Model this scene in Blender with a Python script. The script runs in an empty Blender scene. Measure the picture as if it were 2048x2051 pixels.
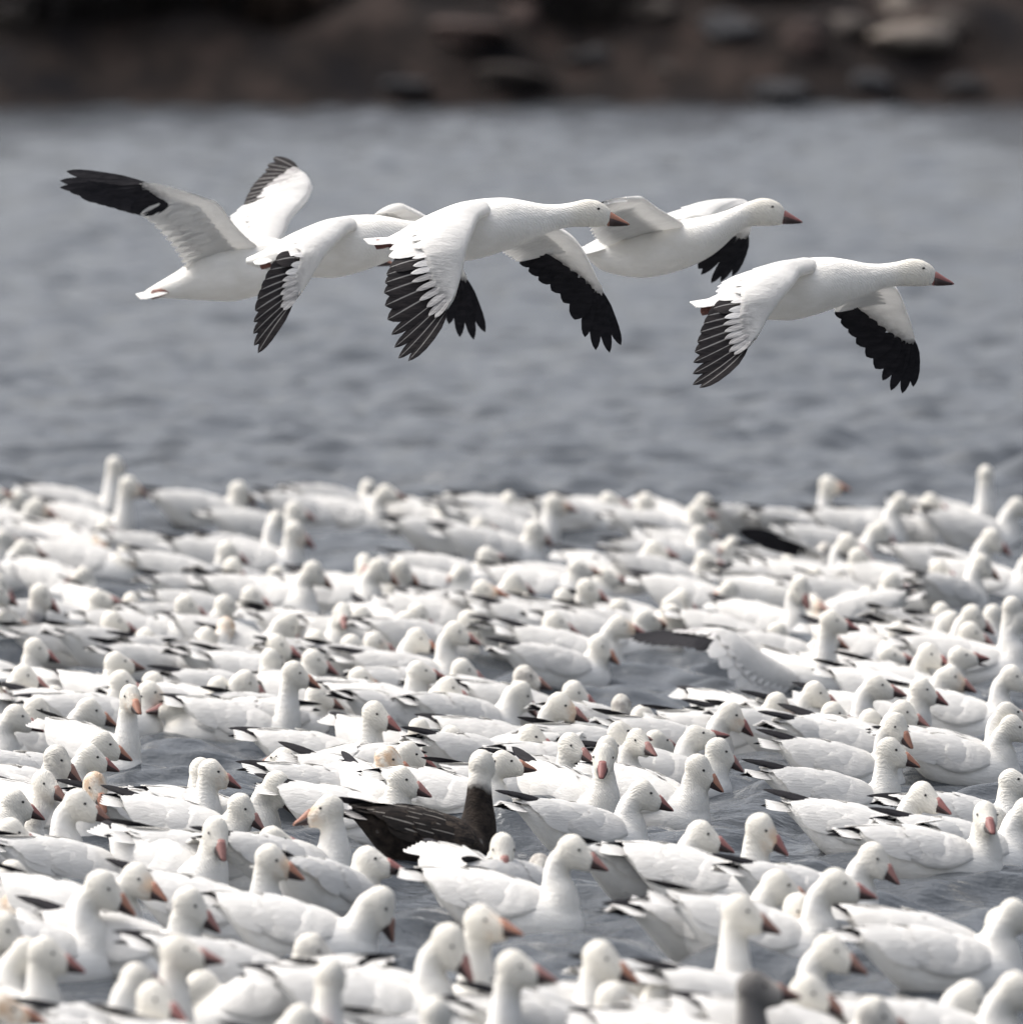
import bpy, math, random
import numpy as np
from mathutils import Vector, Matrix, Euler

scene = bpy.context.scene
COL = scene.collection
rng = np.random.default_rng(11)
random.seed(11)
R = math.radians

# ------------------------------------------------------------------ camera
CAM_H = 2.63
PITCH = R(3.79)
F = 20000.0                       # focal length in photo pixels (photo is 2048 wide)
CX, CY = 1024.0, 1025.5
cam_data = bpy.data.cameras.new("camera")
cam_data.sensor_fit = 'HORIZONTAL'
cam_data.sensor_width = 36.0
cam_data.lens = F / 2048 * 36.0
cam_data.clip_start = 1.0
cam_data.clip_end = 3000.0
cam_data.dof.use_dof = True
cam_data.dof.focus_distance = 26.9
cam_data.dof.aperture_fstop = 4.3
cam = bpy.data.objects.new("camera", cam_data)
cam.location = (0, 0, CAM_H)
cam.rotation_euler = (math.pi / 2 - PITCH, 0, 0)
COL.objects.link(cam)
scene.camera = cam
FWD = np.array([0, math.cos(PITCH), -math.sin(PITCH)])
UPV = np.array([0, math.sin(PITCH), math.cos(PITCH)])
RGT = np.array([1.0, 0, 0])
CAMP = np.array([0, 0, CAM_H])

def place(px, py, D):
    return CAMP + FWD * D + RGT * (px - CX) * D / F + UPV * (CY - py) * D / F

def place_z(px, py, z):
    """the point seen at a spot of the photo that lies at height z"""
    k = FWD[2] + UPV[2] * (CY - py) / F
    return place(px, py, (z - CAM_H) / k)

# ------------------------------------------------------------------ light
SUN_EL, SUN_AZ = R(55), R(-68)     # azimuth: clockwise from +Y
world = bpy.data.worlds.new("World")
scene.world = world
world.use_nodes = True
wt = world.node_tree
bgn = wt.nodes["Background"]
sky = wt.nodes.new("ShaderNodeTexSky")
sky.sky_type = 'NISHITA'
sky.sun_disc = False
sky.sun_elevation = SUN_EL
sky.sun_rotation = SUN_AZ
sky.air_density = 1.0
sky.dust_density = 9.0
sky.ozone_density = 1.0
hs = wt.nodes.new("ShaderNodeHueSaturation")
hs.inputs["Saturation"].default_value = 0.42
wt.links.new(sky.outputs[0], hs.inputs["Color"])
wt.links.new(hs.outputs[0], bgn.inputs["Color"])
bgn.inputs["Strength"].default_value = 0.15
sun_data = bpy.data.lights.new("sun", 'SUN')
sun_data.energy = 0.5
sun_data.angle = R(30)
sun_data.color = (1.0, 0.97, 0.92)
sun = bpy.data.objects.new("sun", sun_data)
sd = Vector((math.sin(SUN_AZ) * math.cos(SUN_EL), math.cos(SUN_AZ) * math.cos(SUN_EL), math.sin(SUN_EL)))
sun.rotation_euler = sd.to_track_quat('Z', 'Y').to_euler()
sun.location = (0, 0, 30)
COL.objects.link(sun)
vs = scene.view_settings
vs.view_transform = 'Standard'
vs.look = 'None'
vs.gamma = 1.0
vs.exposure = 0.75
scene.cycles.max_bounces = 6
scene.cycles.use_denoising = True

# ------------------------------------------------------------------ helpers
def mesh(name, verts, faces, attrs=None, smooth=True):
    me = bpy.data.meshes.new(name)
    me.from_pydata([tuple(map(float, v)) for v in verts], [], [tuple(int(i) for i in f) for f in faces])
    if attrs:
        for k, a in attrs.items():
            at = me.attributes.new(k, 'FLOAT', 'POINT')
            at.data.foreach_set("value", np.asarray(a, dtype=np.float32))
    if smooth:
        me.polygons.foreach_set("use_smooth", np.ones(len(me.polygons), dtype=bool))
    me.update()
    return me

def obj(name, me, mat=None, parent=None, loc=None, own=False):
    o = bpy.data.objects.new(name, me)
    COL.objects.link(o)
    if parent is not None:
        o.parent = parent
    if loc is not None:
        o.location = loc
    if mat is not None and me is not None:
        if len(me.materials) == 0:
            me.materials.append(mat)
        if own:
            o.material_slots[0].link = 'OBJECT'
            o.material_slots[0].material = mat
    return o

def tag(o, label, cat, group=None):
    o["label"] = label
    o["category"] = cat
    if group:
        o["group"] = group
    return o

def empty(name, loc, rz=0.0, s=1.0):
    o = bpy.data.objects.new(name, None)
    o.empty_display_size = 0.05
    o.location = loc
    o.rotation_euler = (0, 0, rz)
    o.scale = (s, s, s)
    COL.objects.link(o)
    return o

def crom(P, n):
    """Catmull-Rom resample of the rows of P"""
    P = np.asarray(P, float)
    m = len(P)
    if m < 3:
        t = np.linspace(0, m - 1, n)
        return np.array([np.interp(t, np.arange(m), P[:, j]) for j in range(P.shape[1])]).T
    Q = np.vstack([2 * P[0] - P[1], P, 2 * P[-1] - P[-2]])
    out = []
    for t in np.linspace(0, m - 1, n):
        i = min(int(t), m - 2)
        u = t - i
        p0, p1, p2, p3 = Q[i:i + 4]
        out.append(0.5 * (2 * p1 + (p2 - p0) * u + (2 * p0 - 5 * p1 + 4 * p2 - p3) * u * u + (3 * p1 - p0 - 3 * p2 + p3) * u ** 3))
    return np.array(out)

def polyat(P, u):
    """points at fractions u of the arc length of the polyline P"""
    P = np.asarray(P, float)
    Q = crom(P, 6 * len(P)) if len(P) > 2 else P
    d = np.r_[0, np.cumsum(np.linalg.norm(np.diff(Q, axis=0), axis=1))]
    d /= d[-1]
    return np.array([np.interp(u, d, Q[:, j]) for j in range(3)]).T

def nrm(v):
    v = np.asarray(v, float)
    return v / (np.linalg.norm(v) + 1e-12)

def loft(rings):
    """closed skin over rings of equal size"""
    n = len(rings[0])
    V = [p for r in rings for p in r]
    Fc = []
    for i in range(len(rings) - 1):
        for j in range(n):
            a, b = i * n + j, i * n + (j + 1) % n
            Fc.append((a, b, b + n, a + n))
    V.append(np.mean(rings[0], axis=0)); V.append(np.mean(rings[-1], axis=0))
    c0, c1 = len(V) - 2, len(V) - 1
    L = (len(rings) - 1) * n
    for j in range(n):
        Fc.append((c0, (j + 1) % n, j))
        Fc.append((c1, L + j, L + (j + 1) % n))
    return V, Fc

def join(parts):
    V, Fc = [], []
    for v, f in parts:
        o = len(V)
        V += list(v)
        Fc += [tuple(i + o for i in q) for q in f]
    return V, Fc

BST = np.array([0, .12, .3, .5, .7, .85, .94, 1.0])
BW = np.array([.16, .55, .92, 1, .95, .74, .44, .06])

def blade(b, t, w, N, bend=0.0, th=0.0012, c=None, twist=0.0, drop=.12):
    """one feather: two vanes meeting on a raised shaft, tapering to a rounded tip"""
    b, t = np.asarray(b, float), np.asarray(t, float)
    if c is None:
        c = (b + t) / 2
    N0 = nrm(N)
    L = np.linalg.norm(t - b)
    V, E = [], []
    for s, pw in zip(BST, BW):
        p = (1 - s) ** 2 * b + 2 * s * (1 - s) * c + s * s * t
        d = nrm(2 * (1 - s) * (c - b) + 2 * s * (t - c))
        N = nrm(N0 - d * np.dot(N0, d))
        side = np.cross(N, d)
        if twist:
            side = nrm(side * math.cos(twist) + N * math.sin(twist)); N = np.cross(d, side)
        p = p + N * bend * L * math.sin(math.pi * s ** .8)
        h = w * pw / 2
        L_, R_ = p + side * h - N * h * drop, p - side * h - N * h * drop
        V += [L_, p + N * th, R_, R_ - N * .0003, p - N * th * .4, L_ - N * .0003]
        E += [0.0, 1.0, 0.0, 0.0, 0.6, 0.0]
    Fc = []
    m = len(BST)
    for i in range(m - 1):
        for j in (0, 1, 3, 4):
            a = i * 6 + j
            Fc.append((a, a + 6, a + 7, a + 1))
    return V, Fc, E

# ------------------------------------------------------------------ materials
def new_mat(name):
    m = bpy.data.materials.new(name)
    m.use_nodes = True
    nt = m.node_tree
    return m, nt, nt.nodes["Principled BSDF"]

def N_(nt, t, **kw):
    n = nt.nodes.new(t)
    for k, v in kw.items():
        setattr(n, k, v)
    return n

def ramp(nt, src, stops):
    r = nt.nodes.new("ShaderNodeValToRGB")
    e = r.color_ramp.elements
    e[0].position, e[0].color = stops[0][0], (*stops[0][1], 1)
    e[1].position, e[1].color = stops[-1][0], (*stops[-1][1], 1)
    for p, c in stops[1:-1]:
        q = e.new(p); q.color = (*c, 1)
    nt.links.new(src, r.inputs[0])
    return r

def mixc(nt, fac, a, b):
    m = nt.nodes.new("ShaderNodeMix")
    m.data_type = 'RGBA'
    for inp, v in ((m.inputs["Factor"], fac), (m.inputs["A"], a), (m.inputs["B"], b)):
        if isinstance(v, (tuple, list)):
            inp.default_value = (*v, 1)
        elif isinstance(v, (int, float)):
            inp.default_value = v
        else:
            nt.links.new(v, inp)
    return m.outputs["Result"]

def mathn(nt, op, a, b=None):
    m = nt.nodes.new("ShaderNodeMath"); m.operation = op; m.use_clamp = (op == 'MULTIPLY_ADD')
    for i, v in enumerate((a, b)):
        if v is None:
            continue
        if isinstance(v, (int, float)):
            m.inputs[i].default_value = v
        else:
            nt.links.new(v, m.inputs[i])
    return m.outputs[0]

def noise(nt, scale, vec_scale, detail=3.0, rough=.55, coord="Object", dist=0.0):
    tc = nt.nodes.new("ShaderNodeTexCoord")
    mp = nt.nodes.new("ShaderNodeMapping")
    mp.inputs["Scale"].default_value = vec_scale
    nt.links.new(tc.outputs[coord], mp.inputs[0])
    n = nt.nodes.new("ShaderNodeTexNoise")
    n.inputs["Scale"].default_value = scale
    n.inputs["Detail"].default_value = detail
    n.inputs["Roughness"].default_value = rough
    n.inputs["Distortion"].default_value = dist
    nt.links.new(mp.outputs[0], n.inputs[0])
    return n.outputs["Fac"]

def bump(nt, bsdf, h, strength, dist):
    b = nt.nodes.new("ShaderNodeBump")
    b.inputs["Strength"].default_value = strength
    b.inputs["Distance"].default_value = dist
    nt.links.new(h, b.inputs["Height"])
    nt.links.new(b.outputs[0], bsdf.inputs["Normal"])

def attr(nt, name):
    a = nt.nodes.new("ShaderNodeAttribute"); a.attribute_name = name
    return a.outputs["Fac"]

W_A, W_B = (.75, .74, .71), (.88, .875, .86)

def plumage(name, mode):
    m, nt, b = new_mat(name)
    oi = nt.nodes.new("ShaderNodeObjectInfo")
    n1 = noise(nt, 9, (1, 1.6, 1.6), 4, .6)
    base = mixc(nt, ramp(nt, n1, [(.35, (0, 0, 0)), (.65, (1, 1, 1))]).outputs[0], W_A, W_B)
    base = mixc(nt, mathn(nt, 'MULTIPLY', oi.outputs["Random"], .35), base, (.78, .75, .68))
    hd, fc = attr(nt, "head"), attr(nt, "face")
    # heads of the flock are faintly cream
    base = mixc(nt, mathn(nt, 'MULTIPLY', hd, .6), base, (.71, .68, .60))
    nh = ramp(nt, noise(nt, 55, (1, 1, 1.4), 4, .65), [(.38, (1, 1, 1)), (.62, (0, 0, 0))]).outputs[0]
    base = mixc(nt, mathn(nt, 'MULTIPLY', mathn(nt, 'MULTIPLY', nh, hd), .22), base, (.56, .53, .47))
    nz = noise(nt, 40, (1, 1, 1), 3)
    nzr = ramp(nt, nz, [(.36, (.12, .12, .12)), (.6, (1, 1, 1))]).outputs[0]
    if mode == 'stain':
        base = mixc(nt, mathn(nt, 'MULTIPLY', mathn(nt, 'MULTIPLY', fc, nzr), .75), base, (.58, .37, .21))
    elif mode == 'stain2':
        base = mixc(nt, mathn(nt, 'MULTIPLY', mathn(nt, 'MULTIPLY', hd, nzr), .72), base, (.52, .33, .19))
    elif mode == 'grey':
        base = mixc(nt, mathn(nt, 'MULTIPLY', nzr, .8), base, (.30, .28, .265))
    elif mode == 'greyhead':
        base = mixc(nt, mathn(nt, 'MULTIPLY', mathn(nt, 'MULTIPLY', hd, nzr), .6), base, (.36, .35, .34))
    elif mode == 'greyneck':
        g = mixc(nt, fc, (.12, .115, .115), (.40, .37, .34))
        base = mixc(nt, mathn(nt, 'MULTIPLY', attr(nt, "neck"), .92), base, g)
    elif mode in ('dark', 'dark2'):
        d = mixc(nt, nzr, (.012, .010, .010), (.04, .032, .027)) if mode == 'dark2' else mixc(nt, nzr, (.15, .15, .155), (.3, .3, .3))
        base = mixc(nt, ramp(nt, mathn(nt, 'ADD', hd, mathn(nt, 'MULTIPLY', mathn(nt, 'SUBTRACT', nz, .5), .6)), [(.10, (0, 0, 0)), (.62, (1, 1, 1))]).outputs[0], d, base)
    nt.links.new(base, b.inputs["Base Color"])
    b.inputs["Roughness"].default_value = .85
    b.inputs["Specular IOR Level"].default_value = .15
    h1 = noise(nt, 26, (1, 3.2, 3.2), 4, .6, dist=.6)
    h2 = noise(nt, 130, (.5, 1.4, 1.4), 2, .5)
    # furrowed neck feathers
    wv = N_(nt, "ShaderNodeTexWave", wave_type='BANDS', bands_direction='DIAGONAL')
    wv.inputs["Scale"].default_value = 55
    wv.inputs["Distortion"].default_value = 9
    wv.inputs["Detail"].default_value = 2
    tc = nt.nodes.new("ShaderNodeTexCoord")
    nt.links.new(tc.outputs["Object"], wv.inputs[0])
    hh = mathn(nt, 'ADD', mathn(nt, 'ADD', h1, mathn(nt, 'MULTIPLY', h2, .35)), mathn(nt, 'MULTIPLY', mathn(nt, 'MULTIPLY', wv.outputs["Fac"], attr(nt, "neck")), .30))
    bump(nt, b, hh, .5, .006)
    return m

PL = {k: plumage("plumage_" + k, k) for k in ('white', 'stain', 'stain2', 'grey', 'greyhead', 'greyneck', 'dark', 'dark2')}

def lucent(nt, b, col, f):
    """thin feathers let some daylight through"""
    t = nt.nodes.new("ShaderNodeBsdfTranslucent")
    nt.links.new(col, t.inputs["Color"])
    mx = nt.nodes.new("ShaderNodeMixShader")
    mx.inputs[0].default_value = f
    nt.links.new(b.outputs[0], mx.inputs[1]); nt.links.new(t.outputs[0], mx.inputs[2])
    out = [n for n in nt.nodes if n.type == 'OUTPUT_MATERIAL'][0]
    nt.links.new(mx.outputs[0], out.inputs["Surface"])

def vane(name, c1, c2, edge, spec=.2, rough=.7, thru=0.0):
    m, nt, b = new_mat(name)
    n = noise(nt, 20, (1, 4, 4), 3)
    base = mixc(nt, ramp(nt, n, [(.35, (0, 0, 0)), (.65, (1, 1, 1))]).outputs[0], c1, c2)
    e = ramp(nt, attr(nt, "edge"), [(.90, (0, 0, 0)), (.98, (1, 1, 1))]).outputs[0]
    base = mixc(nt, mathn(nt, 'MULTIPLY', e, .8), base, edge)
    nt.links.new(base, b.inputs["Base Color"])
    b.inputs["Roughness"].default_value = rough
    b.inputs["Specular IOR Level"].default_value = spec
    bump(nt, b, noise(nt, 45, (1, 4, 4), 3), .5, .004)
    if thru: lucent(nt, b, base, thru)
    return m

M_WF = vane("white_feather", (.79, .785, .77), (.87, .865, .85), (.84, .83, .81), thru=.3)
M_BF = vane("black_feather", (.012, .012, .015), (.022, .021, .025), (.035, .035, .036), spec=.12, rough=.75)
M_BFP = vane("black_feather_pale_edge", (.013, .012, .014), (.026, .023, .024), (.30, .295, .29), spec=.12, rough=.75)
M_CF = vane("pale_covert_feather", (.62, .61, .60), (.76, .75, .74), (.40, .39, .39))
M_CG = vane("grey_covert_feather", (.30, .29, .29), (.52, .51, .50), (.70, .69, .68))
M_DF = vane("brown_feather", (.014, .012, .011), (.035, .028, .024), (.42, .39, .35))
M_GF = vane("grey_feather", (.20, .19, .185), (.36, .35, .34), (.5, .5, .5))

def wing_shell_mat(name, white=True):
    m, nt, b = new_mat(name)
    if white:
        n1 = noise(nt, 14, (1, 2.5, 2.5), 4, .6)
        base = mixc(nt, ramp(nt, n1, [(.35, (0, 0, 0)), (.65, (1, 1, 1))]).outputs[0], (.80, .795, .78), (.87, .865, .85))
        st = noise(nt, 45, (1, 2.0, 1), 3)
        g = mathn(nt, 'MULTIPLY', attr(nt, "tip"), ramp(nt, st, [(.35, (.15, .15, .15)), (.6, (1, 1, 1))]).outputs[0])
        base = mixc(nt, g, base, (.16, .155, .16))
    else:
        n1 = noise(nt, 40, (1, 2.5, 2.5), 4, .6)
        base = mixc(nt, ramp(nt, n1, [(.4, (0, 0, 0)), (.65, (1, 1, 1))]).outputs[0], (.014, .012, .012), (.07, .055, .045))
    nt.links.new(base, b.inputs["Base Color"])
    b.inputs["Roughness"].default_value = .8
    b.inputs["Specular IOR Level"].default_value = .15
    h = mathn(nt, 'ADD', noise(nt, 22, (1, 3.0, 3.0), 4, .6, dist=1.0), mathn(nt, 'MULTIPLY', noise(nt, 90, (.5, 1.6, 1.6), 2), .4))
    wv = N_(nt, "ShaderNodeTexWave", wave_type='BANDS', bands_direction='X', wave_profile='SAW')
    wv.inputs["Scale"].default_value = 9
    wv.inputs["Distortion"].default_value = 7
    wv.inputs["Detail"].default_value = 3
    wv.inputs["Detail Scale"].default_value = 2.5
    tc = nt.nodes.new("ShaderNodeTexCoord")
    nt.links.new(tc.outputs["Object"], wv.inputs[0])
    h = mathn(nt, 'ADD', h, mathn(nt, 'MULTIPLY', wv.outputs["Fac"], .35))
    bump(nt, b, h, .7, .006)
    if white: lucent(nt, b, base, .38)
    return m

M_WS = wing_shell_mat("white_wing_coverts")
M_DS = wing_shell_mat("brown_wing_coverts", False)

def plain(name, c1, c2, scale=30, rough=.5, spec=.4):
    m, nt, b = new_mat(name)
    n = noise(nt, scale, (1, 1, 1), 3)
    nt.links.new(mixc(nt, ramp(nt, n, [(.3, (0, 0, 0)), (.7, (1, 1, 1))]).outputs[0], c1, c2), b.inputs["Base Color"])
    b.inputs["Roughness"].default_value = rough
    b.inputs["Specular IOR Level"].default_value = spec
    return m

M_BILL = [plain("pink_bill", (.21, .105, .093), (.31, .16, .145), 60), plain("rosy_bill", (.19, .078, .075), (.28, .12, .11), 60),
          plain("orange_bill", (.26, .12, .083), (.36, .175, .12), 60), plain("brown_bill", (.15, .08, .065), (.23, .125, .10), 60)]
M_GRIN = plain("black_grin", (.02, .012, .012), (.05, .03, .03), 60)
M_EYE = plain("dark_eye", (.01, .01, .012), (.03, .03, .03), 200, .2, .6)
M_FOOT = plain("dusky_red_foot", (.10, .035, .03), (.20, .08, .06), 60)

# ------------------------------------------------------------------ water
WAVES = []
for i in range(54):
    lam = float(0.12 * (1.15 / 0.12) ** rng.random())
    ang = R(-68) + rng.normal(0, .55)
    WAVES.append((2 * math.pi / lam * math.cos(ang), 2 * math.pi / lam * math.sin(ang), rng.random() * 6.283, lam))
AMP = .0088
def wave(x, y, cut=0.0):
    z = np.zeros_like(np.asarray(x, float))
    for kx, ky, ph, lam in WAVES:
        a = AMP * lam ** .85
        if np.ndim(cut):
            a = a * np.clip(lam / (3.0 * cut) - .6, 0, 1)
        elif cut > 0:
            a = a * min(max(lam / (3.0 * cut) - .6, 0), 1)
        s = np.sin(kx * x + ky * y + ph + .5 * np.sin(.7 * x + .9 * y + ph * 3))
        z = z + a * (s + .28 * (s * s - .5))
    return z

def axis_pts(lo, a, b, hi, step, grow):
    mid = list(np.arange(a, b + 1e-6, step))
    up, s = [], step
    while (mid + up)[-1] < hi:
        s *= grow; up.append((mid + up)[-1] + s)
    dn, s = [], step
    while (mid[:1] + dn)[-1] > lo:
        s *= grow; dn.append((mid[:1] + dn)[-1] - s)
    return np.array(dn[::-1] + mid + up)

xs = axis_pts(-400, -2.6, 2.6, 400, .022, 1.13)
ya = [19.0]
while ya[-1] < 106.5:
    ya.append(ya[-1] + (.021 if ya[-1] < 29 else .021 * (ya[-1] / 29) ** 1.7))
yb = [ya[0]]; s_ = .03
while yb[-1] > -60:
    s_ *= 1.15; yb.append(yb[-1] - s_)
ys = np.array(yb[:0:-1] + ya)
XX, YY = np.meshgrid(xs, ys)
cutx = np.gradient(xs)[None, :] * np.ones_like(YY)
cuty = np.gradient(ys)[:, None] * np.ones_like(XX)
ZZ = wave(XX, YY, np.maximum(cutx, cuty))
nx_, ny_ = len(xs), len(ys)
me = bpy.data.meshes.new("water")
me.vertices.add(nx_ * ny_)
me.vertices.foreach_set("co", np.stack([XX, YY, ZZ], -1).astype(np.float32).ravel())
ii = (np.arange(ny_ - 1)[:, None] * nx_ + np.arange(nx_ - 1)[None, :]).ravel()
quads = np.stack([ii, ii + 1, ii + nx_ + 1, ii + nx_], -1).astype(np.int32)
me.loops.add(quads.size)
me.loops.foreach_set("vertex_index", quads.ravel())
me.polygons.add(len(quads))
me.polygons.foreach_set("loop_start", np.arange(0, quads.size, 4, dtype=np.int32))
me.polygons.foreach_set("use_smooth", np.ones(len(quads), dtype=bool))
me.update(calc_edges=True)
m, nt, b = new_mat("lake_water")
nt.links.new(mixc(nt, noise(nt, .35, (1, .3, 1), 3, coord="Object"), (.055, .063, .073), (.075, .083, .094)), b.inputs["Base Color"])
b.inputs["Roughness"].default_value = .07
b.inputs["IOR"].default_value = 1.333
b.inputs["Specular Tint"].default_value = (.93, .985, 1.0, 1)
hb = mathn(nt, 'ADD', noise(nt, 8, (.8, 1.6, 1), 4, .6), mathn(nt, 'MULTIPLY', noise(nt, 30, (.8, 1.6, 1), 3), .3))
bump(nt, b, hb, .5, .03)
water = obj("water", me, m)
water["kind"] = "structure"

# ------------------------------------------------------------------ far shore
def shore_h(x, y):
    d = y - 102.6 - .5 * np.sin(x * .35) - .25 * np.sin(x * 1.3 + 1)
    z = np.where(d < 1.1, .78 * d, .86 + .20 * (d - 1.1))
    z = np.where(d > 12, 3.04 + .06 * (d - 12), z)
    z = z + .10 * np.sin(x * 1.9 + y) * np.clip(d, 0, 1) + .07 * np.sin(x * 4.3 - y * 2.1) * np.clip(d, 0, 1)
    return np.where(d < 0, .3 * d, z)

sx = axis_pts(-500, -9, 9, 500, .18, 1.15)
sy = axis_pts(100, 100, 111, 620, .18, 1.12)
SX, SY = np.meshgrid(sx, sy)
SZ = shore_h(SX, SY)
V = np.stack([SX, SY, SZ], -1).reshape(-1, 3)
n2 = len(sx)
Fq = [(j * n2 + i, j * n2 + i + 1, (j + 1) * n2 + i + 1, (j + 1) * n2 + i) for j in range(len(sy) - 1) for i in range(n2 - 1)]
m, nt, b = new_mat("bank_soil")
c = ramp(nt, noise(nt, 1.3, (1, 1, 1), 5, .6), [(.3, (.007, .007, .009)), (.5, (.018, .0145, .0135)), (.7, (.046, .034, .030))]).outputs[0]
nt.links.new(c, b.inputs["Base Color"])
b.inputs["Roughness"].default_value = .95
b.inputs["Specular IOR Level"].default_value = .1
bump(nt, b, noise(nt, 8, (1, 1, 1), 4), .8, .08)
bank = obj("bank", mesh("bank", V, Fq), m)
bank["kind"] = "structure"

def rock_mat(name, c1, c2):
    m, nt, b = new_mat(name)
    n = noise(nt, 4, (1, 1, 1.8), 6, .65)
    nt.links.new(mixc(nt, ramp(nt, n, [(.35, (0, 0, 0)), (.65, (1, 1, 1))]).outputs[0], c1, c2), b.inputs["Base Color"])
    b.inputs["Roughness"].default_value = .9
    bump(nt, b, noise(nt, 14, (1, 1, 1), 5), .8, .05)
    return m
ROCKM = {'pale': rock_mat("pale_rock", (.13, .11, .095), (.24, .205, .175)), 'grey': rock_mat("grey_rock", (.016, .017, .021), (.034, .035, .04)),
         'rust': rock_mat("rust_rock", (.035, .022, .019), (.07, .045, .039)), 'tan': rock_mat("tan_rock", (.032, .026, .023), (.07, .057, .05)),
         'dark': rock_mat("dark_rock", (.012, .012, .015), (.03, .028, .028))}

def boulder(seed, sx_, sy_, sz_):
    r = np.random.default_rng(seed)
    nu, nv = 22, 14
    K = r.normal(0, 1, (9, 3)) * 2.0
    PH = r.random(9) * 6.28
    A = r.random(9) * .09
    rings = []
    for i in range(1, nv):
        th = math.pi * i / nv
        ring = []
        for j in range(nu):
            ph = 2 * math.pi * j / nu
            d = np.array([math.sin(th) * math.cos(ph), math.sin(th) * math.sin(ph), math.cos(th)])
            f = 1 + sum(a * math.sin(np.dot(k, d) * 1.5 + p) for a, k, p in zip(A, K, PH))
            # flattened facets
            for k in K[:6]:
                kk = nrm(k); q = np.dot(kk, d)
                if q > .72: f *= 1 - .22 * (q - .72) / .28
            ring.append(d * f * np.array([sx_, sy_, sz_]))
        rings.append(np.array(ring))
    return loft(rings)

ROCKS = [  # px, py (centre), width, height in photo pixels, depth behind waterline, kind, label
    (1815, 82, 190, 75, 5.0, 'pale', "largest pale tan boulder on the far bank at upper right"),
    (1700, 60, 110, 60, 5.6, 'tan', "tan boulder left of the largest pale boulder on the far bank"),
    (1905, 55, 90, 55, 6.0, 'tan', "tan boulder at the right end of the far bank"),
    (1795, 18, 80, 60, 7.5, 'pale', "pale boulder high above the largest pale boulder"),
    (1610, 85, 110, 100, 4.6, 'rust', "rust-brown boulder left of the pale boulders on far bank"),
    (1310, 22, 120, 40, 7.2, 'tan', "tan boulder at top of far bank, right of centre"),
    (1220, 18, 60, 30, 7.4, 'tan', "small tan boulder at top of far bank above centre"),
    (920, 62, 170, 62, 5.4, 'rust', "broad reddish brown boulder on the far bank, left of centre"),
    (1050, 38, 90, 70, 6.2, 'rust', "reddish boulder right of the broad reddish brown one on far bank"),
    (810, 172, 130, 26, .8, 'grey', "low grey rock at the far waterline, left of centre"),
    (1740, 168, 90, 50, 1.0, 'grey', "bluish grey rock at the far waterline on the right"),
    (1560, 182, 140, 34, .6, 'grey', "long grey rock at the far waterline, right of centre"),
    (1330, 140, 50, 40, 2.2, 'tan', "small brownish rock low on the far bank right of centre"),
    (1460, 60, 120, 70, 5.2, 'grey', "grey boulder midway up the far bank, right of centre"),
    (1180, 120, 120, 60, 2.8, 'dark', "dark boulder low on the far bank near the centre"),
    (1930, 170, 120, 40, .9, 'dark', "dark rock at the far waterline by the right edge"),
    (1010, 150, 150, 55, 1.4, 'tan', "brown rock at the far waterline near the centre"),
]
for i, (px, py, w, h, dep, k, lab) in enumerate(ROCKS):
    D = 102.0
    while True:                                  # walk down the line of sight to the bank
        P = place(px, py, D)
        if P[2] <= float(shore_h(np.array(P[0]), np.array(P[1]))) or D > 118: break
        D += .05
    sc = D / F
    v, f = boulder(40 + i, w * sc / 2, w * sc / 2.4, h * sc / 2)
    o = obj("boulder", mesh("boulder", v, f), ROCKM[k], None, P)
    tag(o, lab, "boulder", "boulders on the far bank")

def brush_mat(name, c1, c2):
    m, nt, b = new_mat(name)
    n = noise(nt, 6, (1, 1, 1), 2)
    nt.links.new(mixc(nt, n, c1, c2), b.inputs["Base Color"])
    b.inputs["Roughness"].default_value = .9
    return m
BRM = [brush_mat("dark_brush", (.012, .010, .012), (.025, .02, .018)), brush_mat("brown_brush", (.035, .022, .016), (.07, .045, .034)),
       brush_mat("tan_brush", (.09, .07, .05), (.16, .125, .09))]

def brush(seed, H, W, n):
    r = np.random.default_rng(seed)
    parts = []
    for i in range(n):
        a = r.random() * 6.283; rad = W * .35 * math.sqrt(r.random())
        p = np.array([rad * math.cos(a), rad * math.sin(a), -.1])
        lean = np.array([r.normal(0, .35), r.normal(0, .35), 1.0])
        h = H * (.5 + .5 * r.random())
        q = p + lean * h * .55
        t = q + np.array([r.normal(0, .3), r.normal(0, .3), .7]) * h * .55
        rad0 = .012 + .01 * r.random()
        rings = []
        for s, rr in ((0, 1), (.35, .75), (.7, .5), (1, .12)):
            c = (1 - s) ** 2 * p + 2 * s * (1 - s) * q + s * s * t
            rings.append(np.array([c + rr * rad0 * np.array([math.cos(u), math.sin(u), 0]) for u in (0, 2.09, 4.19)]))
        parts.append(loft(rings))
        for k in range(5):
            s = .3 + .65 * r.random()
            c = (1 - s) ** 2 * p + 2 * s * (1 - s) * q + s * s * t
            d = nrm(np.array([r.normal(), r.normal(), .5 + .6 * r.random()]))
            bv, bf, _ = blade(c, c + d * (.12 + .2 * r.random()) * min(H, 1.2), .05 + .04 * r.random(), nrm(r.normal(size=3)), .08, .002)
            parts.append((bv, bf))
    return join(parts)
BR = [(brush(7, 1.2, 1.4, 70)), (brush(8, 1.0, 1.8, 80)), (brush(9, 1.5, 1.3, 70))]
BRME = []
for i, (v, f) in enumerate(BR):
    BRME.append([mesh("shrub", v, f) for _ in range(3)])
ordw = ["first", "second", "third", "fourth", "fifth", "sixth", "seventh", "eighth", "ninth", "tenth", "eleventh", "twelfth", "thirteenth", "fourteenth", "fifteenth", "sixteenth", "seventeenth", "eighteenth"]
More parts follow.
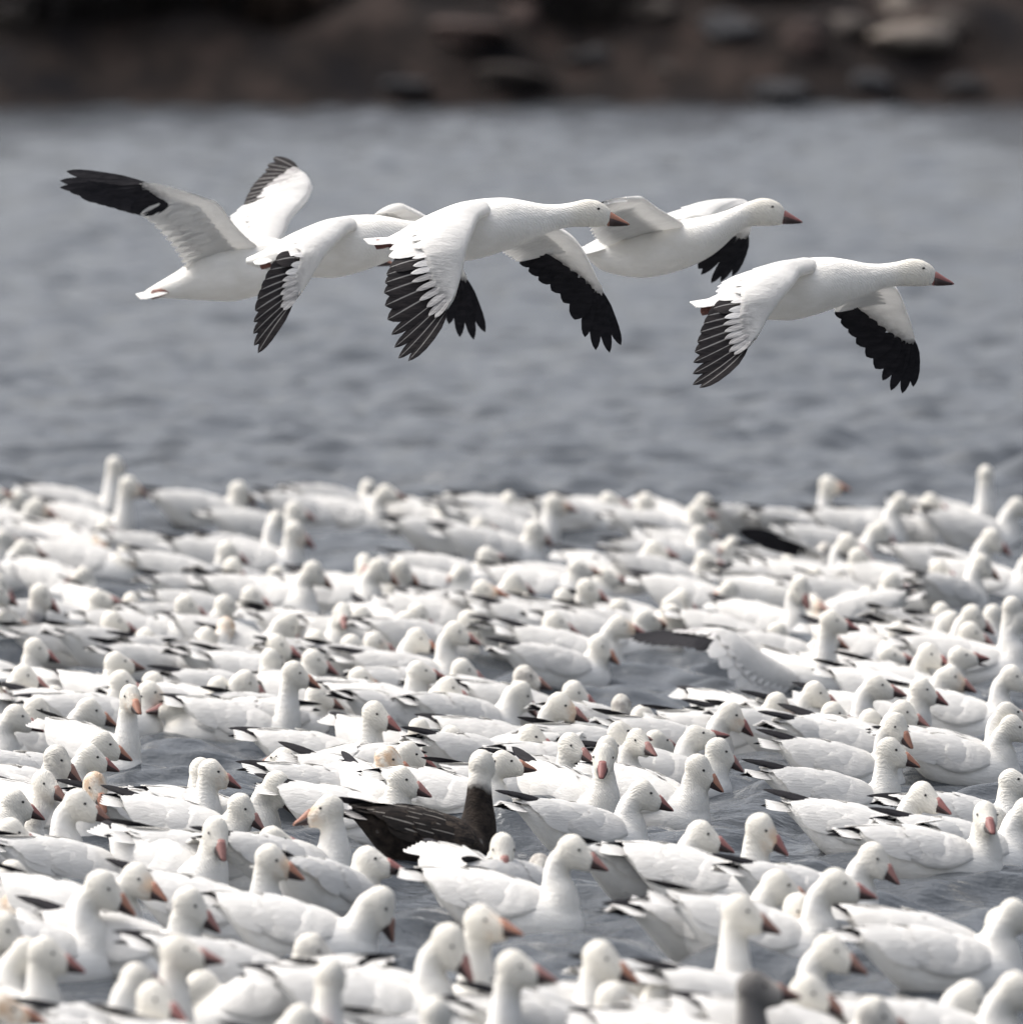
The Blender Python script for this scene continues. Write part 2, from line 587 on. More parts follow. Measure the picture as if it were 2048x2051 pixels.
bx = sorted([(-60, 2.5, 0), (40, .9, 0), (130, 1.8, 0), (220, 1.0, 0), (310, 2.2, 0), (400, 1.1, 0), (480, 2.0, 0), (570, 1.3, 1), (670, 2.4, 0), (760, 2.9, 0), (1130, 2.0, 0), (1240, 2.8, 0), (1400, 2.6, 1), (1540, 3.2, 1), (1960, 3.4, 2)])
for i, (px, dep, k) in enumerate(bx):
    P = place(px, 100, 102.6 + dep)
    z = float(shore_h(np.array(P[0]), np.array(P[1])))
    g = empty("leafless_shrub", (P[0], P[1], z - .05), rng.random() * 6.28, .85 + .3 * rng.random())
    tag(g, f"{('dark', 'brown', 'pale straw-coloured')[k]} leafless shrub on the far bank, {ordw[i]} from the left", "shrub", "leafless shrubs on the far bank")
    mm = BRME[i % 3][k]
    obj("stems", mm, BRM[k], g)

# ------------------------------------------------------------------ goose anatomy
BODY = np.array([  # x, top, bottom, half width   (waterline z = 0)
    (-.245, .128, .112, .012), (-.215, .136, .088, .030), (-.170, .139, .045, .052), (-.120, .138, .002, .070), (-.060, .134, -.028, .083),
    (.000, .126, -.042, .089), (.060, .114, -.046, .087), (.110, .100, -.040, .074), (.150, .082, -.026, .054), (.175, .062, -.008, .032), (.186, .040, .015, .010)])

BODY[:, 0] *= .93

def sect(x):
    return [np.interp(x, BODY[:, 0], BODY[:, k]) for k in (1, 2, 3)]

ANG = np.linspace(0, 2 * math.pi, 20, endpoint=False)
def body_rings():
    out = []
    B = crom(BODY, 26)
    for x, t, bt, hw in B:
        zc, hh = (t + bt) / 2, (t - bt) / 2
        out.append(np.stack([np.full(20, x), hw * np.cos(ANG), zc + hh * np.sin(ANG)], -1))
    return out

NECKS = {  # neck polyline (x, z, radius), head centre
    'S': ([(.070, .03, .065), (.104, .065, .058), (.117, .105, .046), (.117, .155, .0350), (.116, .215, .0285)], (.139, .246)),
    'U': ([(.070, .03, .065), (.106, .062, .059), (.120, .095, .048), (.120, .130, .0375), (.117, .172, .0290)], (.140, .203)),
    'M': ([(.070, .03, .065), (.108, .058, .059), (.119, .090, .048), (.118, .122, .0375), (.117, .142, .0330)], (.139, .172)),
    'L': ([(.070, .03, .065), (.106, .052, .057), (.116, .080, .048), (.116, .108, .0375)], (.140, .138)),
    'K': ([(.070, .03, .062), (.106, .048, .052), (.117, .075, .043)], (.144, .103)),
    'P': ([(.070, .03, .065), (.112, .062, .055), (.131, .100, .043), (.140, .135, .0345), (.150, .152, .0320)], (.174, .142)),
    # the same heights with a more curved neck
    'V': ([(.070, .03, .065), (.104, .062, .059), (.112, .098, .046), (.103, .135, .0345), (.104, .172, .0290), (.118, .190, .0285)], (.150, .203)),
    'N': ([(.070, .03, .065), (.106, .058, .058), (.110, .090, .046), (.103, .118, .0360), (.110, .146, .0310), (.124, .160, .0300)], (.152, .172)),
}
HEAD = [(-.046, .002, .008, .008), (-.040, .002, .020, .017), (-.028, .001, .032, .0255), (-.010, 0, .0370, .0290), (.006, -.004, .0328, .0272), (.020, -.0085, .0270, .0238), (.032, -.0115, .0222, .0200), (.043, -.013, .0180, .0160)]
HS = 1.11
HEAD = [tuple(HS * q for q in h) for h in HEAD]

def head_frame(po, ry, pt):
    neck, hc = NECKS[po]
    e = np.array([neck[-1][0], 0, neck[-1][1]])
    off = np.array([hc[0] - e[0], 0, hc[1] - e[2]])
    Rz = Matrix.Rotation(ry, 4, 'Z')
    c = Vector(e) + Rz @ Vector(off)
    return Matrix.Translation(c) @ Rz @ Matrix.Rotation(-pt, 4, 'Y')

def swim_shell(po, ry, pt):
    neck, hc = NECKS[po]
    parts = [loft(body_rings())]
    P = crom(np.array([(x, 0, z, r) for x, z, r in neck]), 5 * len(neck))
    pts = P[:, :3]
    # the neck twists a little towards where the head looks
    hm = head_frame(po, ry, pt)
    inner = np.array(hm @ Vector((-.012, 0, -.008)))
    pts = np.vstack([pts, (pts[-1] + inner) / 2, inner])
    rad = np.r_[P[:, 3], .0295, .028]
    rings = []
    for i in range(len(pts)):
        t = nrm(pts[min(i + 1, len(pts) - 1)] - pts[max(i - 1, 0)])
        a = nrm(np.cross(t, [1, 0, 0]) if abs(t[0]) < .5 else np.cross(t, [0, 0, -1]))
        if a[1] < 0: a = -a
        bvec = np.cross(t, a)
        rings.append(pts[i] + rad[i] * (np.cos(ANG)[:, None] * a * .94 + np.sin(ANG)[:, None] * bvec))
    parts.append(loft(rings))
    rings = []
    H = crom(np.array(HEAD), 16)
    for x, zc, hh, hw in H:
        q = np.stack([np.full(20, x), hw * np.cos(ANG), zc + hh * np.sin(ANG)], -1)
        rings.append(np.array([hm @ Vector(p) for p in q]))
    parts.append(loft(rings))
    return join(parts), hm

def sstep(a, b, x):
    t = np.clip((x - a) / (b - a), 0, 1)
    return t * t * (3 - 2 * t)

def set_attrs(me, hm):
    n = len(me.vertices)
    co = np.empty(n * 3, np.float32); me.vertices.foreach_get("co", co); co = co.reshape(-1, 3)
    hc = np.array(hm.translation)
    bb = np.array(hm @ Vector((.040, 0, -.004)))
    d1 = np.linalg.norm(co - bb, axis=1); d2 = np.linalg.norm(co - hc, axis=1)
    face = 1 - sstep(.008, .055, d1)
    head = 1 - sstep(.04, .085, d2)
    ax = np.clip((co[:, 0] - .06) / .06, 0, 1)
    neck = sstep(.095, .13, co[:, 2]) * ax * sstep(.028, .05, d2)
    neck2 = np.maximum(sstep(.05, .10, co[:, 2]) * ax, head)
    for k, a in (("face", face), ("head", head), ("neck", neck2)):
        at = me.attributes.new(k, 'FLOAT', 'POINT'); at.data.foreach_set("value", a.astype(np.float32))

# bill: pieces are in the head frame
def bill_mesh(opening=0.0):
    X = np.array([0, .009, .020, .031, .041, .047, .0505])
    TOP = np.array([.0190, .0150, .0085, .0020, -.0035, -.0075, -.0110])
    BOT = np.array([-.0205, -.0200, -.0188, -.0172, -.0158, -.0146, -.0130])
    HW = np.array([.0140, .0132, .0115, .0095, .0078, .0060, .0028])
    rings = []
    for x, t, bt, w in zip(X, TOP, BOT, HW):
        zc, hh = (t + bt) / 2, (t - bt) / 2
        rings.append(np.array([(x + .033 - .006 * math.cos(a) ** 2 * (x < .001), w * math.copysign(abs(math.cos(a)) ** .8, math.cos(a)), zc - .004 + hh * math.sin(a)) for a in np.linspace(0, 2 * math.pi, 14, endpoint=False)]))
    return loft(rings)

def grin_mesh():
    """dark patch along the gape, a shallow lens on both cheeks of the bill"""
    X = np.array([0.003, .011, .020, .031, .040, .046])
    Zt = np.array([-.0010, -.0022, -.0052, -.0082, -.0108, -.0122]) - .002
    Zb = np.array([-.0185, -.0190, -.0182, -.0168, -.0154, -.0146]) - .0045
    HW = np.array([.0140, .0136, .0119, .0099, .0082, .0066]) + .0006
    rings = []
    for x, a, c, w in zip(X, Zt, Zb, HW):
        rings.append(np.array([(x + .033, w * 1.0, a), (x + .033, w * 1.03, (a + c) / 2), (x + .033, w * .75, c), (x + .033, -w * .75, c), (x + .033, -w * 1.03, (a + c) / 2), (x + .033, -w * 1.0, a)]))
    return loft(rings)

bv, bf = bill_mesh()
BILLME = [mesh("bill", bv, bf) for _ in M_BILL]
gv, gf = grin_mesh()
GRINME = mesh("grin_patch", gv, gf)
er = []
for i in range(1, 6):
    th = math.pi * i / 6
    er.append(np.array([(0.0038 * math.sin(th) * math.cos(a), 0.0038 * math.sin(th) * math.sin(a), 0.0038 * math.cos(th)) for a in np.linspace(0, 6.283, 10, endpoint=False)]))
EYEME = mesh("eye", *loft(er))

# tail fan
def tail_parts():
    P = []
    for i in range(9):
        a = (i - 4) / 4
        b0 = np.array([-.205, .020 * a, .126 - .006 * abs(a)])
        t0 = np.array([-.283 + .012 * abs(a), .058 * a, .139 - .012 * abs(a)])
        v, f, e = blade(b0, t0, .036, (0, .15 * a, 1), .02, .0015)
        v = [p + np.array([0, 0, -.0012 * abs(i - 4)]) for p in v]
        P.append((v, f, e))
    return P
def merge_blades(P):
    v, f = join([(a, b_) for a, b_, _ in P])
    return v, f, [x for _, _, e in P for x in e]
tv, tf, te = merge_blades(tail_parts())
TAILME = mesh("tail", tv, tf, {"edge": te})
TAILME_D = mesh("tail", tv, tf, {"edge": te})

# folded wing: covert shell + tertials + black primaries
def folded_wing(sg, seed):
    r = np.random.default_rng(seed)
    droop, lift, rough = r.normal(0, .5), r.normal(.012, .014), .6 + .8 * r.random()
    nu, nv = 26, 12
    top, inn = [], []
    for i in range(nu):
        u = i / (nu - 1)
        x = .088 - .300 * u
        t, bt, hw = sect(x)
        zc, hh = (t + bt) / 2, (t - bt) / 2
        lo = R(34 - 44 * math.sin(math.pi * min(u * 1.05, 1)) ** .8 + 12 * u)
        for j in range(nv):
            v = j / (nv - 1)
            th = R(90) + (lo - R(90)) * v
            edge = min(u / .18, 1) * min((v + .02) / .12, 1)
            scal = .0034 * rough * math.sin(9 * math.pi * u + 2.2 * v + r.random() * .3) * (u > .2) * math.sin(math.pi * v)
            o = -.004 + .0125 * math.sin(edge * math.pi / 2) + scal
            cy, sz = math.cos(th), math.sin(th)
            top.append(np.array([x, sg * (hw + o) * cy, zc + (hh + o) * sz]))
            inn.append(np.array([x, sg * (hw - .004) * cy, zc + (hh - .004) * sz]))
    V = top + inn
    n = nu * nv
    Fc = []
    for i in range(nu - 1):
        for j in range(nv - 1):
            a = i * nv + j
            q = (a, a + 1, a + nv + 1, a + nv)
            Fc.append(q if sg > 0 else q[::-1])
            q2 = tuple(k + n for k in q)
            Fc.append(q2[::-1] if sg > 0 else q2)
    rim = [i * nv + nv - 1 for i in range(nu)]
    for a, c in zip(rim[:-1], rim[1:]):
        Fc.append((a, a + n, c + n, c) if sg > 0 else (c, c + n, a + n, a))
    rim = [(nu - 1) * nv + j for j in range(nv)]
    for a, c in zip(rim[:-1], rim[1:]):
        Fc.append((a, c, c + n, a + n))
    ter = []
    for k in range(6):
        v = .04 + .86 * k / 5
        x0 = -.050 - .030 * (1 - v) + r.normal(0, .004)
        t, bt, hw = sect(x0)
        zc, hh = (t + bt) / 2, (t - bt) / 2
        th = R(86 - 78 * v)
        nb = np.array([0, sg * math.cos(th), math.sin(th)])
        b0 = np.array([x0, sg * (hw - .002) * math.cos(th), zc + (hh - .002) * math.sin(th)])
        x1 = -.240 + .065 * v + r.normal(0, .006)
        t1, bt1, hw1 = sect(x1)
        zc1, hh1 = (t1 + bt1) / 2, (t1 - bt1) / 2
        o1 = .011 + .009 * rough * r.random()
        t0 = np.array([x1, sg * (hw1 + o1 + .010) * math.cos(th), zc1 + (hh1 + o1) * math.sin(th) + .004 * droop * v - .006 * v])
        ter.append(blade(b0, t0, .050 + .006 * r.random(), nb + np.array([0, 0, .12]), .045, .0016, twist=sg * R(8), drop=.12))
    pri = []
    spread = .006 + .010 * r.random()
    for k in range(4):
        b0 = np.array([-.128, sg * (.020 - .002 * k), .129 + .002 * k])
        t0 = np.array([-.236 - .019 * k + r.normal(0, .006), sg * (.015 - spread * .6 * k + r.normal(0, .002)), .128 + lift + .003 * k])
        pri.append(blade(b0, t0, .021, (0, sg * .8, .8), .04, .0014))
    cov = []
    for row, (xa, n_) in enumerate(((.030, 5), (-.020, 6))):
        for k in range(n_):
            v = .08 + .80 * (k + .5 * row) / (n_ - .5)
            th = R(86 - 74 * v)
            x0 = xa + .012 * r.normal() - .01 * v
            x1 = x0 - .085 - .012 * r.random()
            def on(x, o):
                t, bt, hw = sect(x); zc, hh = (t + bt) / 2, (t - bt) / 2
                return np.array([x, sg * (hw + o) * math.cos(th), zc + (hh + o) * math.sin(th)])
            nb = np.array([0, sg * math.cos(th), math.sin(th)])
            cov.append(blade(on(x0, .001), on(x1, .0125 + .004 * rough * r.random()), .034 + .006 * r.random(), nb, .03, .0008, c=on((x0 + x1) / 2, .0085), twist=sg * R(6), drop=.10))
    return (V, Fc), ter, pri, cov

NVAR = 6
WINGS = {}
for k in range(NVAR):
    for sg in (-1, 1):
        (V, Fc), ter, pri, cov = folded_wing(sg, 100 + 2 * k + sg)
        near = dict(shell=mesh("folded_wing", V, Fc, {"tip": np.zeros(len(V)), "edge": np.zeros(len(V))}),
                    ter=[mesh("tertial_feather", v, f, {"edge": e}) for v, f, e in ter],
                    cov=[mesh("covert_feather", v, f, {"edge": e}) for v, f, e in cov],
                    pri=[mesh("primary_feather", v, f, {"edge": e}) for v, f, e in pri])
        jv, jf = join([(V, Fc)] + [(v, f) for v, f, _ in ter + cov])
        je = [0.0] * len(V) + [x for _, _, e in ter + cov for x in e]
        pv, pf, pe = merge_blades(pri)
        far = dict(shell=mesh("folded_wing", jv, jf, {"tip": np.zeros(len(jv)), "edge": je}), pri=mesh("wing_tip", pv, pf, {"edge": pe}))
        WINGS[(k, sg)] = (near, far)

# ------------------------------------------------------------------ the flock
#FLOCK = (px, py of the head in the photo, neck pose, body heading, head heading, bill pitch, look, label)
FLOCK = [
    (232.2, 934.4, 'S', 10, 60, 0, '-', "tallest white goose at flock's far left, stretched neck, head turned away"),
    (263.1, 965.3, 'S', -10, -5, -12, '-', 'white goose with long straight neck just right of the tallest far-left goose'),
    (-12.7, 988.9, 'M', 0, 0, -5, '-', 'raised-headed white goose, nearest left of the tallest far-left goose'),
    (41.7, 996.1, 'P', 8, 0, -35, '-', 'head-bowed white goose, second front-left of the tallest far-left goose'),
    (79.8, 1017.9, 'P', 0, 0, -20, '-', 'head-bowed white goose, nearest front-left of the tallest far-left goose'),
    (482.6, 992.5, 'L', 5, -5, -25, '-', 'low-headed white goose, nearest right of the tallest far-left goose'),
    (214.1, 1046.9, 'L', -20, -50, -15, '-', 'low-headed white goose, nearest directly behind the small orange-stained far-left goose'),
    (145.2, 1063.3, 'L', 20, 60, 0, '-', 'low-headed white goose, nearest behind-left of the small orange-stained far-left goose'),
    (54.4, 1094.1, 'M', 0, -5, 0, '-', 'raised-headed white goose, nearest left of the small orange-stained far-left goose'),
    (201.4, 1086.8, 'K', -40, -80, -10, 'stain2', 'hunched white goose with small orange-stained face, far left of the flock'),
    (555.2, 1036.0, 'U', 30, 75, 0, '-', 'upright white goose, fourth front-right of the tallest far-left goose'),
    (595.1, 1016.1, 'L', 0, -10, -10, '-', 'low-headed white goose, second right of the tallest far-left goose'),
    (595.1, 1065.1, 'M', 0, -10, -25, '-', 'raised-headed white goose, fifth left of the low pink-faced far-edge goose'),
    (381.0, 1092.3, 'K', 0, -5, -20, '-', 'hunched white goose, nearest right of the small orange-stained far-left goose'),
    (460.9, 1097.7, 'M', 8, 0, -15, '-', 'raised-headed white goose, second right of the small orange-stained far-left goose'),
    (537.1, 1101.4, 'K', 5, 0, -10, '-', 'hunched white goose, fourth directly behind the orange-headed goose'),
    (259.5, 1110.4, 'K', 0, -20, -10, '-', 'hunched white goose, nearest front-right of the small orange-stained far-left goose'),
    (159.7, 1146.7, 'K', -8, -10, -10, '-', 'hunched white goose, nearest behind-right of the grey-bodied goose at the left'),
    (560.7, 1148.5, 'K', 0, -5, -30, '-', 'hunched white goose, third behind-right of the orange-headed goose'),
    (631.4, 1148.5, 'M', 5, 0, -25, '-', 'raised-headed white goose, fourth behind-right of the orange-headed goose'),
    (85.3, 1192.1, 'U', 0, -10, -30, 'dark', 'white-headed goose with dark grey body, left side of the flock'),
    (203.2, 1199.3, 'L', 5, 0, 0, '-', 'low-headed white goose, nearest right of the grey-bodied goose at the left'),
    (264.9, 1197.5, 'L', -50, -80, -10, '-', 'low-headed white goose, second right of the grey-bodied goose at the left'),
    (0.0, 1159.4, 'L', 5, 0, -30, '-', 'low-headed white goose, nearest behind-left of the grey-bodied goose at the left'),
    (377.4, 1206.6, 'M', 0, -5, -20, '-', 'raised-headed white goose, nearest behind-left of the orange-headed goose'),
    (457.2, 1213.9, 'L', 5, 0, -15, '-', 'low-headed white goose, nearest directly behind the orange-headed goose'),
    (580.6, 1239.3, 'P', 0, 0, -50, '-', 'head-bowed white goose, nearest right of the orange-headed goose'),
    (685.9, 1224.7, 'M', -60, -80, -20, '-', 'raised-headed white goose, fourth right of the orange-headed goose'),
    (232.2, 1250.1, 'L', 5, 0, -15, '-', 'low-headed white goose, nearest front-right of the grey-bodied goose at the left'),
    (453.6, 1253.8, 'M', 60, 90, 0, 'stain2', "white goose with bright orange-brown head, left of the flock's middle"),
    (417.3, 1271.9, 'L', 40, 60, 0, 'stain', 'low-headed rusty-faced white goose, nearest front-left of the orange-headed goose'),
    (638.7, 1271.9, 'L', 0, -5, -15, '-', 'low-headed white goose, nearest directly behind the tall goose beside open water'),
    (283.0, 1281.0, 'K', 5, 0, -15, '-', 'hunched white goose, nearest left of the orange-headed goose'),
    (10.9, 1072.3, 'L', 10, 40, 0, '-', 'low-headed white goose, second left of the small orange-stained far-left goose'),
    (21.8, 1246.5, 'K', 0, 10, 0, '-', 'hunched white goose, nearest front-left of the grey-bodied goose at the left'),
    (119.8, 1050.6, 'K', 10, 30, 0, '-', 'hunched white goose, second behind-left of the small orange-stained far-left goose'),
    (738.1, 967.1, 'L', 30, 80, 0, '-', 'low-headed white goose, second left of the low pink-faced far-edge goose'),
    (778.0, 979.8, 'M', 0, -5, 0, '-', 'raised-headed white goose, nearest left of the low pink-faced far-edge goose'),
    (701.8, 1010.6, 'K', 0, -30, -20, '-', 'hunched white goose, third left of the low pink-faced far-edge goose'),
    (897.7, 996.1, 'L', -30, -85, -10, 'stain', "low white goose with pinkish face at the flock's far edge"),
    (1017.5, 999.8, 'L', 20, 85, 0, '-', 'low-headed white goose, nearest right of the low pink-faced far-edge goose'),
    (1115.5, 987.1, 'U', -5, -5, -5, '-', 'upright white goose, third right of the low pink-faced far-edge goose'),
    (1075.5, 1054.2, 'L', 0, -10, -30, '-', 'low-headed white goose, second front-right of the low pink-faced far-edge goose'),
    (1298.7, 1007.0, 'L', 0, -5, -20, '-', 'low-headed white goose, third left of the tall pink-faced far-right goose'),
    (966.7, 1057.8, 'K', 10, 40, 0, '-', 'hunched white goose, nearest front-right of the low pink-faced far-edge goose'),
    (1097.3, 1017.9, 'K', 5, 0, -5, '-', 'hunched white goose, second right of the low pink-faced far-edge goose'),
    (1315.0, 1097.7, 'M', 0, -5, -5, '-', 'raised-headed white goose, fifth front-left of the tall pink-faced far-right goose'),
    (981.2, 1115.9, 'L', 8, 0, -5, '-', 'low-headed white goose, third front-right of the low pink-faced far-edge goose'),
    (729.0, 1115.9, 'U', -40, -95, -20, '-', 'upright white goose, second front-left of the low pink-faced far-edge goose'),
    (763.5, 1134.0, 'M', 0, -10, -35, '-', 'raised-headed white goose, third front-left of the low pink-faced far-edge goose'),
    (807.0, 1128.6, 'M', 0, -10, -35, '-', 'raised-headed white goose, nearest front-left of the low pink-faced far-edge goose'),
    (915.9, 1152.2, 'K', 0, -5, -20, '-', 'hunched white goose, nearest directly in front of the low pink-faced far-edge goose'),
    (1162.6, 1134.0, 'L', 5, -5, 5, '-', 'low-headed white goose, fifth front-right of the low pink-faced far-edge goose'),
    (1217.1, 1144.9, 'K', 0, 0, 0, '-', 'hunched white goose, seventh front-right of the low pink-faced far-edge goose'),
    (1180.8, 1173.9, 'U', 0, -10, -20, '-', 'upright white goose, fifth behind-right of the young grey-pink goose'),
    (1130.0, 1199.3, 'L', 10, 50, 0, '-', 'low-headed white goose, third directly behind the young grey-pink goose'),
    (1057.4, 1208.4, 'K', 0, -10, -20, '-', 'hunched white goose, second directly behind the young grey-pink goose'),
    (1246.1, 1210.2, 'L', 0, -10, -25, '-', 'low-headed white goose, third behind-right of the young grey-pink goose'),
    (729.0, 1230.2, 'L', 0, -5, -8, '-', 'low-headed white goose, sixth behind-right of the tall goose beside open water'),
    (841.5, 1226.6, 'L', 0, -10, -30, '-', 'low-headed white goose, third directly in front of the low pink-faced far-edge goose'),
    (817.9, 1244.7, 'L', 5, -5, -30, '-', 'low-headed white goose, fourth behind-left of the young grey-pink goose'),
    (685.4, 1226.6, 'L', -30, -75, -20, '-', 'low-headed white goose, third right of the orange-headed goose'),
    (1115.5, 1244.7, 'L', 10, -5, -15, '-', 'low-headed white goose, nearest directly behind the young grey-pink goose'),
    (944.9, 1248.3, 'L', 0, -5, -35, '-', 'low-headed white goose, second behind-left of the young grey-pink goose'),
    (917.7, 1271.9, 'U', 0, -5, -10, '-', 'upright white goose, nearest behind-left of the young grey-pink goose'),
    (1246.1, 1244.7, 'M', 0, -5, -5, '-', 'raised-headed white goose, second directly behind the small grey goose facing away'),
    (1296.9, 1235.6, 'L', 0, 20, 0, '-', 'low-headed white goose, third directly behind the small grey goose facing away'),
    (1351.3, 1233.8, 'L', 0, -5, -15, '-', 'low-headed white goose, fourth directly behind the small grey goose facing away'),
    (1351.3, 1203.0, 'L', 5, -5, -20, '-', 'low-headed white goose, sixth left of the goose with the raised wing'),
    (710.8, 1281.0, 'L', 0, -10, -15, '-', 'low-headed white goose, second behind-right of the tall goose beside open water'),
    (756.2, 1273.7, 'L', 5, -10, -20, '-', 'low-headed white goose, third behind-right of the tall goose beside open water'),
    (1224.3, 1007.0, 'L', 5, 10, 0, '-', 'low-headed white goose, fourth right of the low pink-faced far-edge goose'),
    (1415.1, 997.9, 'M', 0, -5, -15, '-', 'raised-headed white goose, nearest left of the tall pink-faced far-right goose'),
    (1398.8, 1025.2, 'L', 0, -10, -5, '-', 'low-headed white goose, second left of the tall pink-faced far-right goose'),
    (1663.7, 961.6, 'S', -5, -15, -5, 'stain', "tall white goose with pinkish face at flock's far edge, right side"),
    (1974.0, 950.8, 'S', 15, 75, 0, '-', "tall white goose facing away at flock's far right edge"),
    (1808.9, 1012.5, 'M', 0, -10, -25, '-', 'raised-headed white goose, nearest front-right of the tall pink-faced far-right goose'),
    (1868.7, 1005.2, 'M', 5, -5, -15, '-', 'raised-headed white goose, nearest front-left of the far-right goose facing away'),
    (1767.1, 1048.7, 'P', 0, -5, -25, '-', 'head-bowed white goose, second front-right of the tall pink-faced far-right goose'),
    (2042.9, 1005.2, 'M', 0, 0, 0, '-', 'raised-headed white goose, nearest front-right of the far-right goose facing away'),
    (1990.3, 1083.2, 'M', 5, -10, -25, '-', 'raised-headed white goose, nearest directly in front of the far-right goose facing away'),
    (1406.1, 1076.0, 'L', 10, 40, 0, '-', 'low-headed white goose, third front-left of the tall pink-faced far-right goose'),
    (1460.5, 1088.7, 'K', 0, -5, -10, '-', 'hunched white goose, second front-left of the tall pink-faced far-right goose'),
    (1418.8, 1117.7, 'L', 0, -5, -5, '-', 'low-headed white goose, fourth behind-left of the goose with the raised wing'),
    (1703.6, 1085.0, 'U', 0, -15, -10, '-', 'upright white goose, nearest directly in front of the tall pink-faced far-right goose'),
    (1725.4, 1117.7, 'M', 0, -10, -20, '-', 'raised-headed white goose, second directly behind the goose with the raised wing'),
    (1652.8, 1101.4, 'L', 30, 70, 0, 'grey', 'low-headed greyish young goose, second directly in front of the tall pink-faced far-right goose'),
    (1583.9, 1128.6, 'L', 10, 40, 0, '-', 'low-headed white goose, third behind-left of the goose with the raised wing'),
    (1638.3, 1146.7, 'L', 0, -5, -20, 'bw', 'low white goose with a solid black wing held open behind it, far right'),
    (1790.7, 1159.4, 'L', 5, -5, -10, '-', 'low-headed white goose, second behind-right of the goose with the raised wing'),
    (1603.8, 1166.7, 'U', -40, -60, -40, '-', 'upright white goose, second behind-left of the goose with the raised wing'),
    (1736.3, 1188.5, 'K', -50, -85, -10, '-', 'hunched white goose, nearest behind-right of the goose with the raised wing'),
    (1369.8, 1197.5, 'P', 0, -5, -30, '-', 'head-bowed white goose, third left of the goose with the raised wing'),
    (1355.3, 1233.8, 'L', 0, -10, -20, '-', 'low-headed white goose, fourth left of the goose with the raised wing'),
    (1562.1, 1262.8, 'K', 0, -10, -30, '-', 'hunched white goose, nearest left of the goose with the raised wing'),
    (1671.0, 1237.4, 'S', -8, -5, -5, 'rw', 'white goose stretching one black-tipped wing out over its neighbours'),
    (1656.5, 1273.7, 'L', 0, -5, -20, '-', 'low-headed white goose, nearest directly in front of the goose with the raised wing'),
    (1888.7, 1222.9, 'L', 20, 60, 0, '-', 'low-headed white goose, second right of the goose with the raised wing'),
    (1906.8, 1242.9, 'P', -10, -20, -40, 'stain', 'head-bowed rusty-faced white goose, second directly behind the goose with the open bill'),
    (1952.2, 1233.8, 'M', 0, -10, -25, '-', 'raised-headed white goose, third directly behind the goose with the open bill'),
    (1993.9, 1232.0, 'L', 20, 45, 0, '-', 'low-headed white goose, nearest behind-right of the goose with the open bill'),
    (1948.6, 1270.1, 'L', 0, -10, -20, '-', 'low-headed white goose, nearest directly behind the goose with the open bill'),
    (2030.2, 1213.9, 'S', 20, 60, 0, 'stain', 'tall-necked rusty-faced white goose, third behind-right of the goose with the open bill'),
    (2042.9, 1246.5, 'U', 10, 40, 0, '-', 'upright white goose, second behind-right of the goose with the open bill'),
    (2077.4, 1112.2, 'M', 5, 0, 0, '-', 'raised-headed white goose, second directly in front of the far-right goose facing away'),
    (1551.2, 1025.2, 'K', 6, 10, 0, '-', 'hunched white goose, nearest front-left of the tall pink-faced far-right goose'),
    (1631.0, 1208.4, 'K', 170, 180, 0, '-', 'hunched white goose, nearest behind-left of the goose with the raised wing'),
    (239.5, 1329.0, 'M', 5, 20, 0, '-', 'raised-headed white goose, second directly behind the peach-faced goose by open water'),
    (250.4, 1358.0, 'M', 5, -5, -15, '-', 'raised-headed white goose, nearest directly behind the peach-faced goose by open water'),
    (312.1, 1365.3, 'L', 0, -10, -30, '-', 'low-headed white goose, nearest behind-right of the peach-faced goose by open water'),
    (446.3, 1367.1, 'L', 5, -5, -15, '-', 'low-headed white goose, nearest left of the tall goose beside open water'),
    (544.3, 1319.9, 'M', 20, 60, 0, '-', 'raised-headed white goose, nearest behind-left of the tall goose beside open water'),
    (560.7, 1290.9, 'L', 5, -5, -10, '-', 'low-headed white goose, nearest front-right of the orange-headed goose'),
    (595.1, 1339.9, 'S', 8, -5, -10, '-', 'tall white goose, neck upright, right of a small patch of open water'),
    (633.2, 1318.1, 'L', 0, -10, -10, '-', 'low-headed white goose, nearest behind-right of the tall goose beside open water'),
    (642.3, 1390.7, 'L', 5, -5, -10, '-', 'low-headed white goose, nearest front-right of the tall goose beside open water'),
    (185.1, 1405.2, 'M', 5, -5, -20, '-', 'raised-headed white goose, nearest left of the peach-faced goose by open water'),
    (38.1, 1423.3, 'M', 0, -10, -20, '-', 'raised-headed white goose, fourth behind-left of the amber-cheeked goose at left'),
    (78.0, 1410.6, 'M', 0, -10, -25, '-', 'raised-headed white goose, third left of the peach-faced goose by open water'),
    (103.4, 1392.5, 'K', 0, -10, -25, '-', 'hunched white goose, second left of the peach-faced goose by open water'),
    (263.1, 1401.6, 'S', -45, -75, -15, 'stain', 'white goose with peach-stained face turned to viewer, left of open water'),
    (306.6, 1399.8, 'L', 0, -10, -20, '-', 'low-headed white goose, nearest right of the peach-faced goose by open water'),
    (212.3, 1477.8, 'M', 5, -5, -20, '-', 'raised-headed white goose, nearest front-left of the peach-faced goose by open water'),
    (186.9, 1517.7, 'M', 5, -5, -10, '-', 'raised-headed white goose, nearest directly behind the amber-cheeked goose at left'),
    (119.8, 1526.8, 'M', 5, -5, -30, 'greyhead', 'young goose with grey-washed head near left edge, bill pointing down'),
    (61.7, 1521.3, 'K', 10, 60, 0, 'stain', 'hunched rusty-faced white goose, second behind-left of the amber-cheeked goose at left'),
    (94.3, 1564.9, 'M', -20, -40, -20, '-', 'raised-headed white goose, nearest left of the amber-cheeked goose at left'),
    (192.3, 1564.9, 'M', -40, -60, -30, 'stain2', 'white goose with amber-stained cheek and bill near the left edge'),
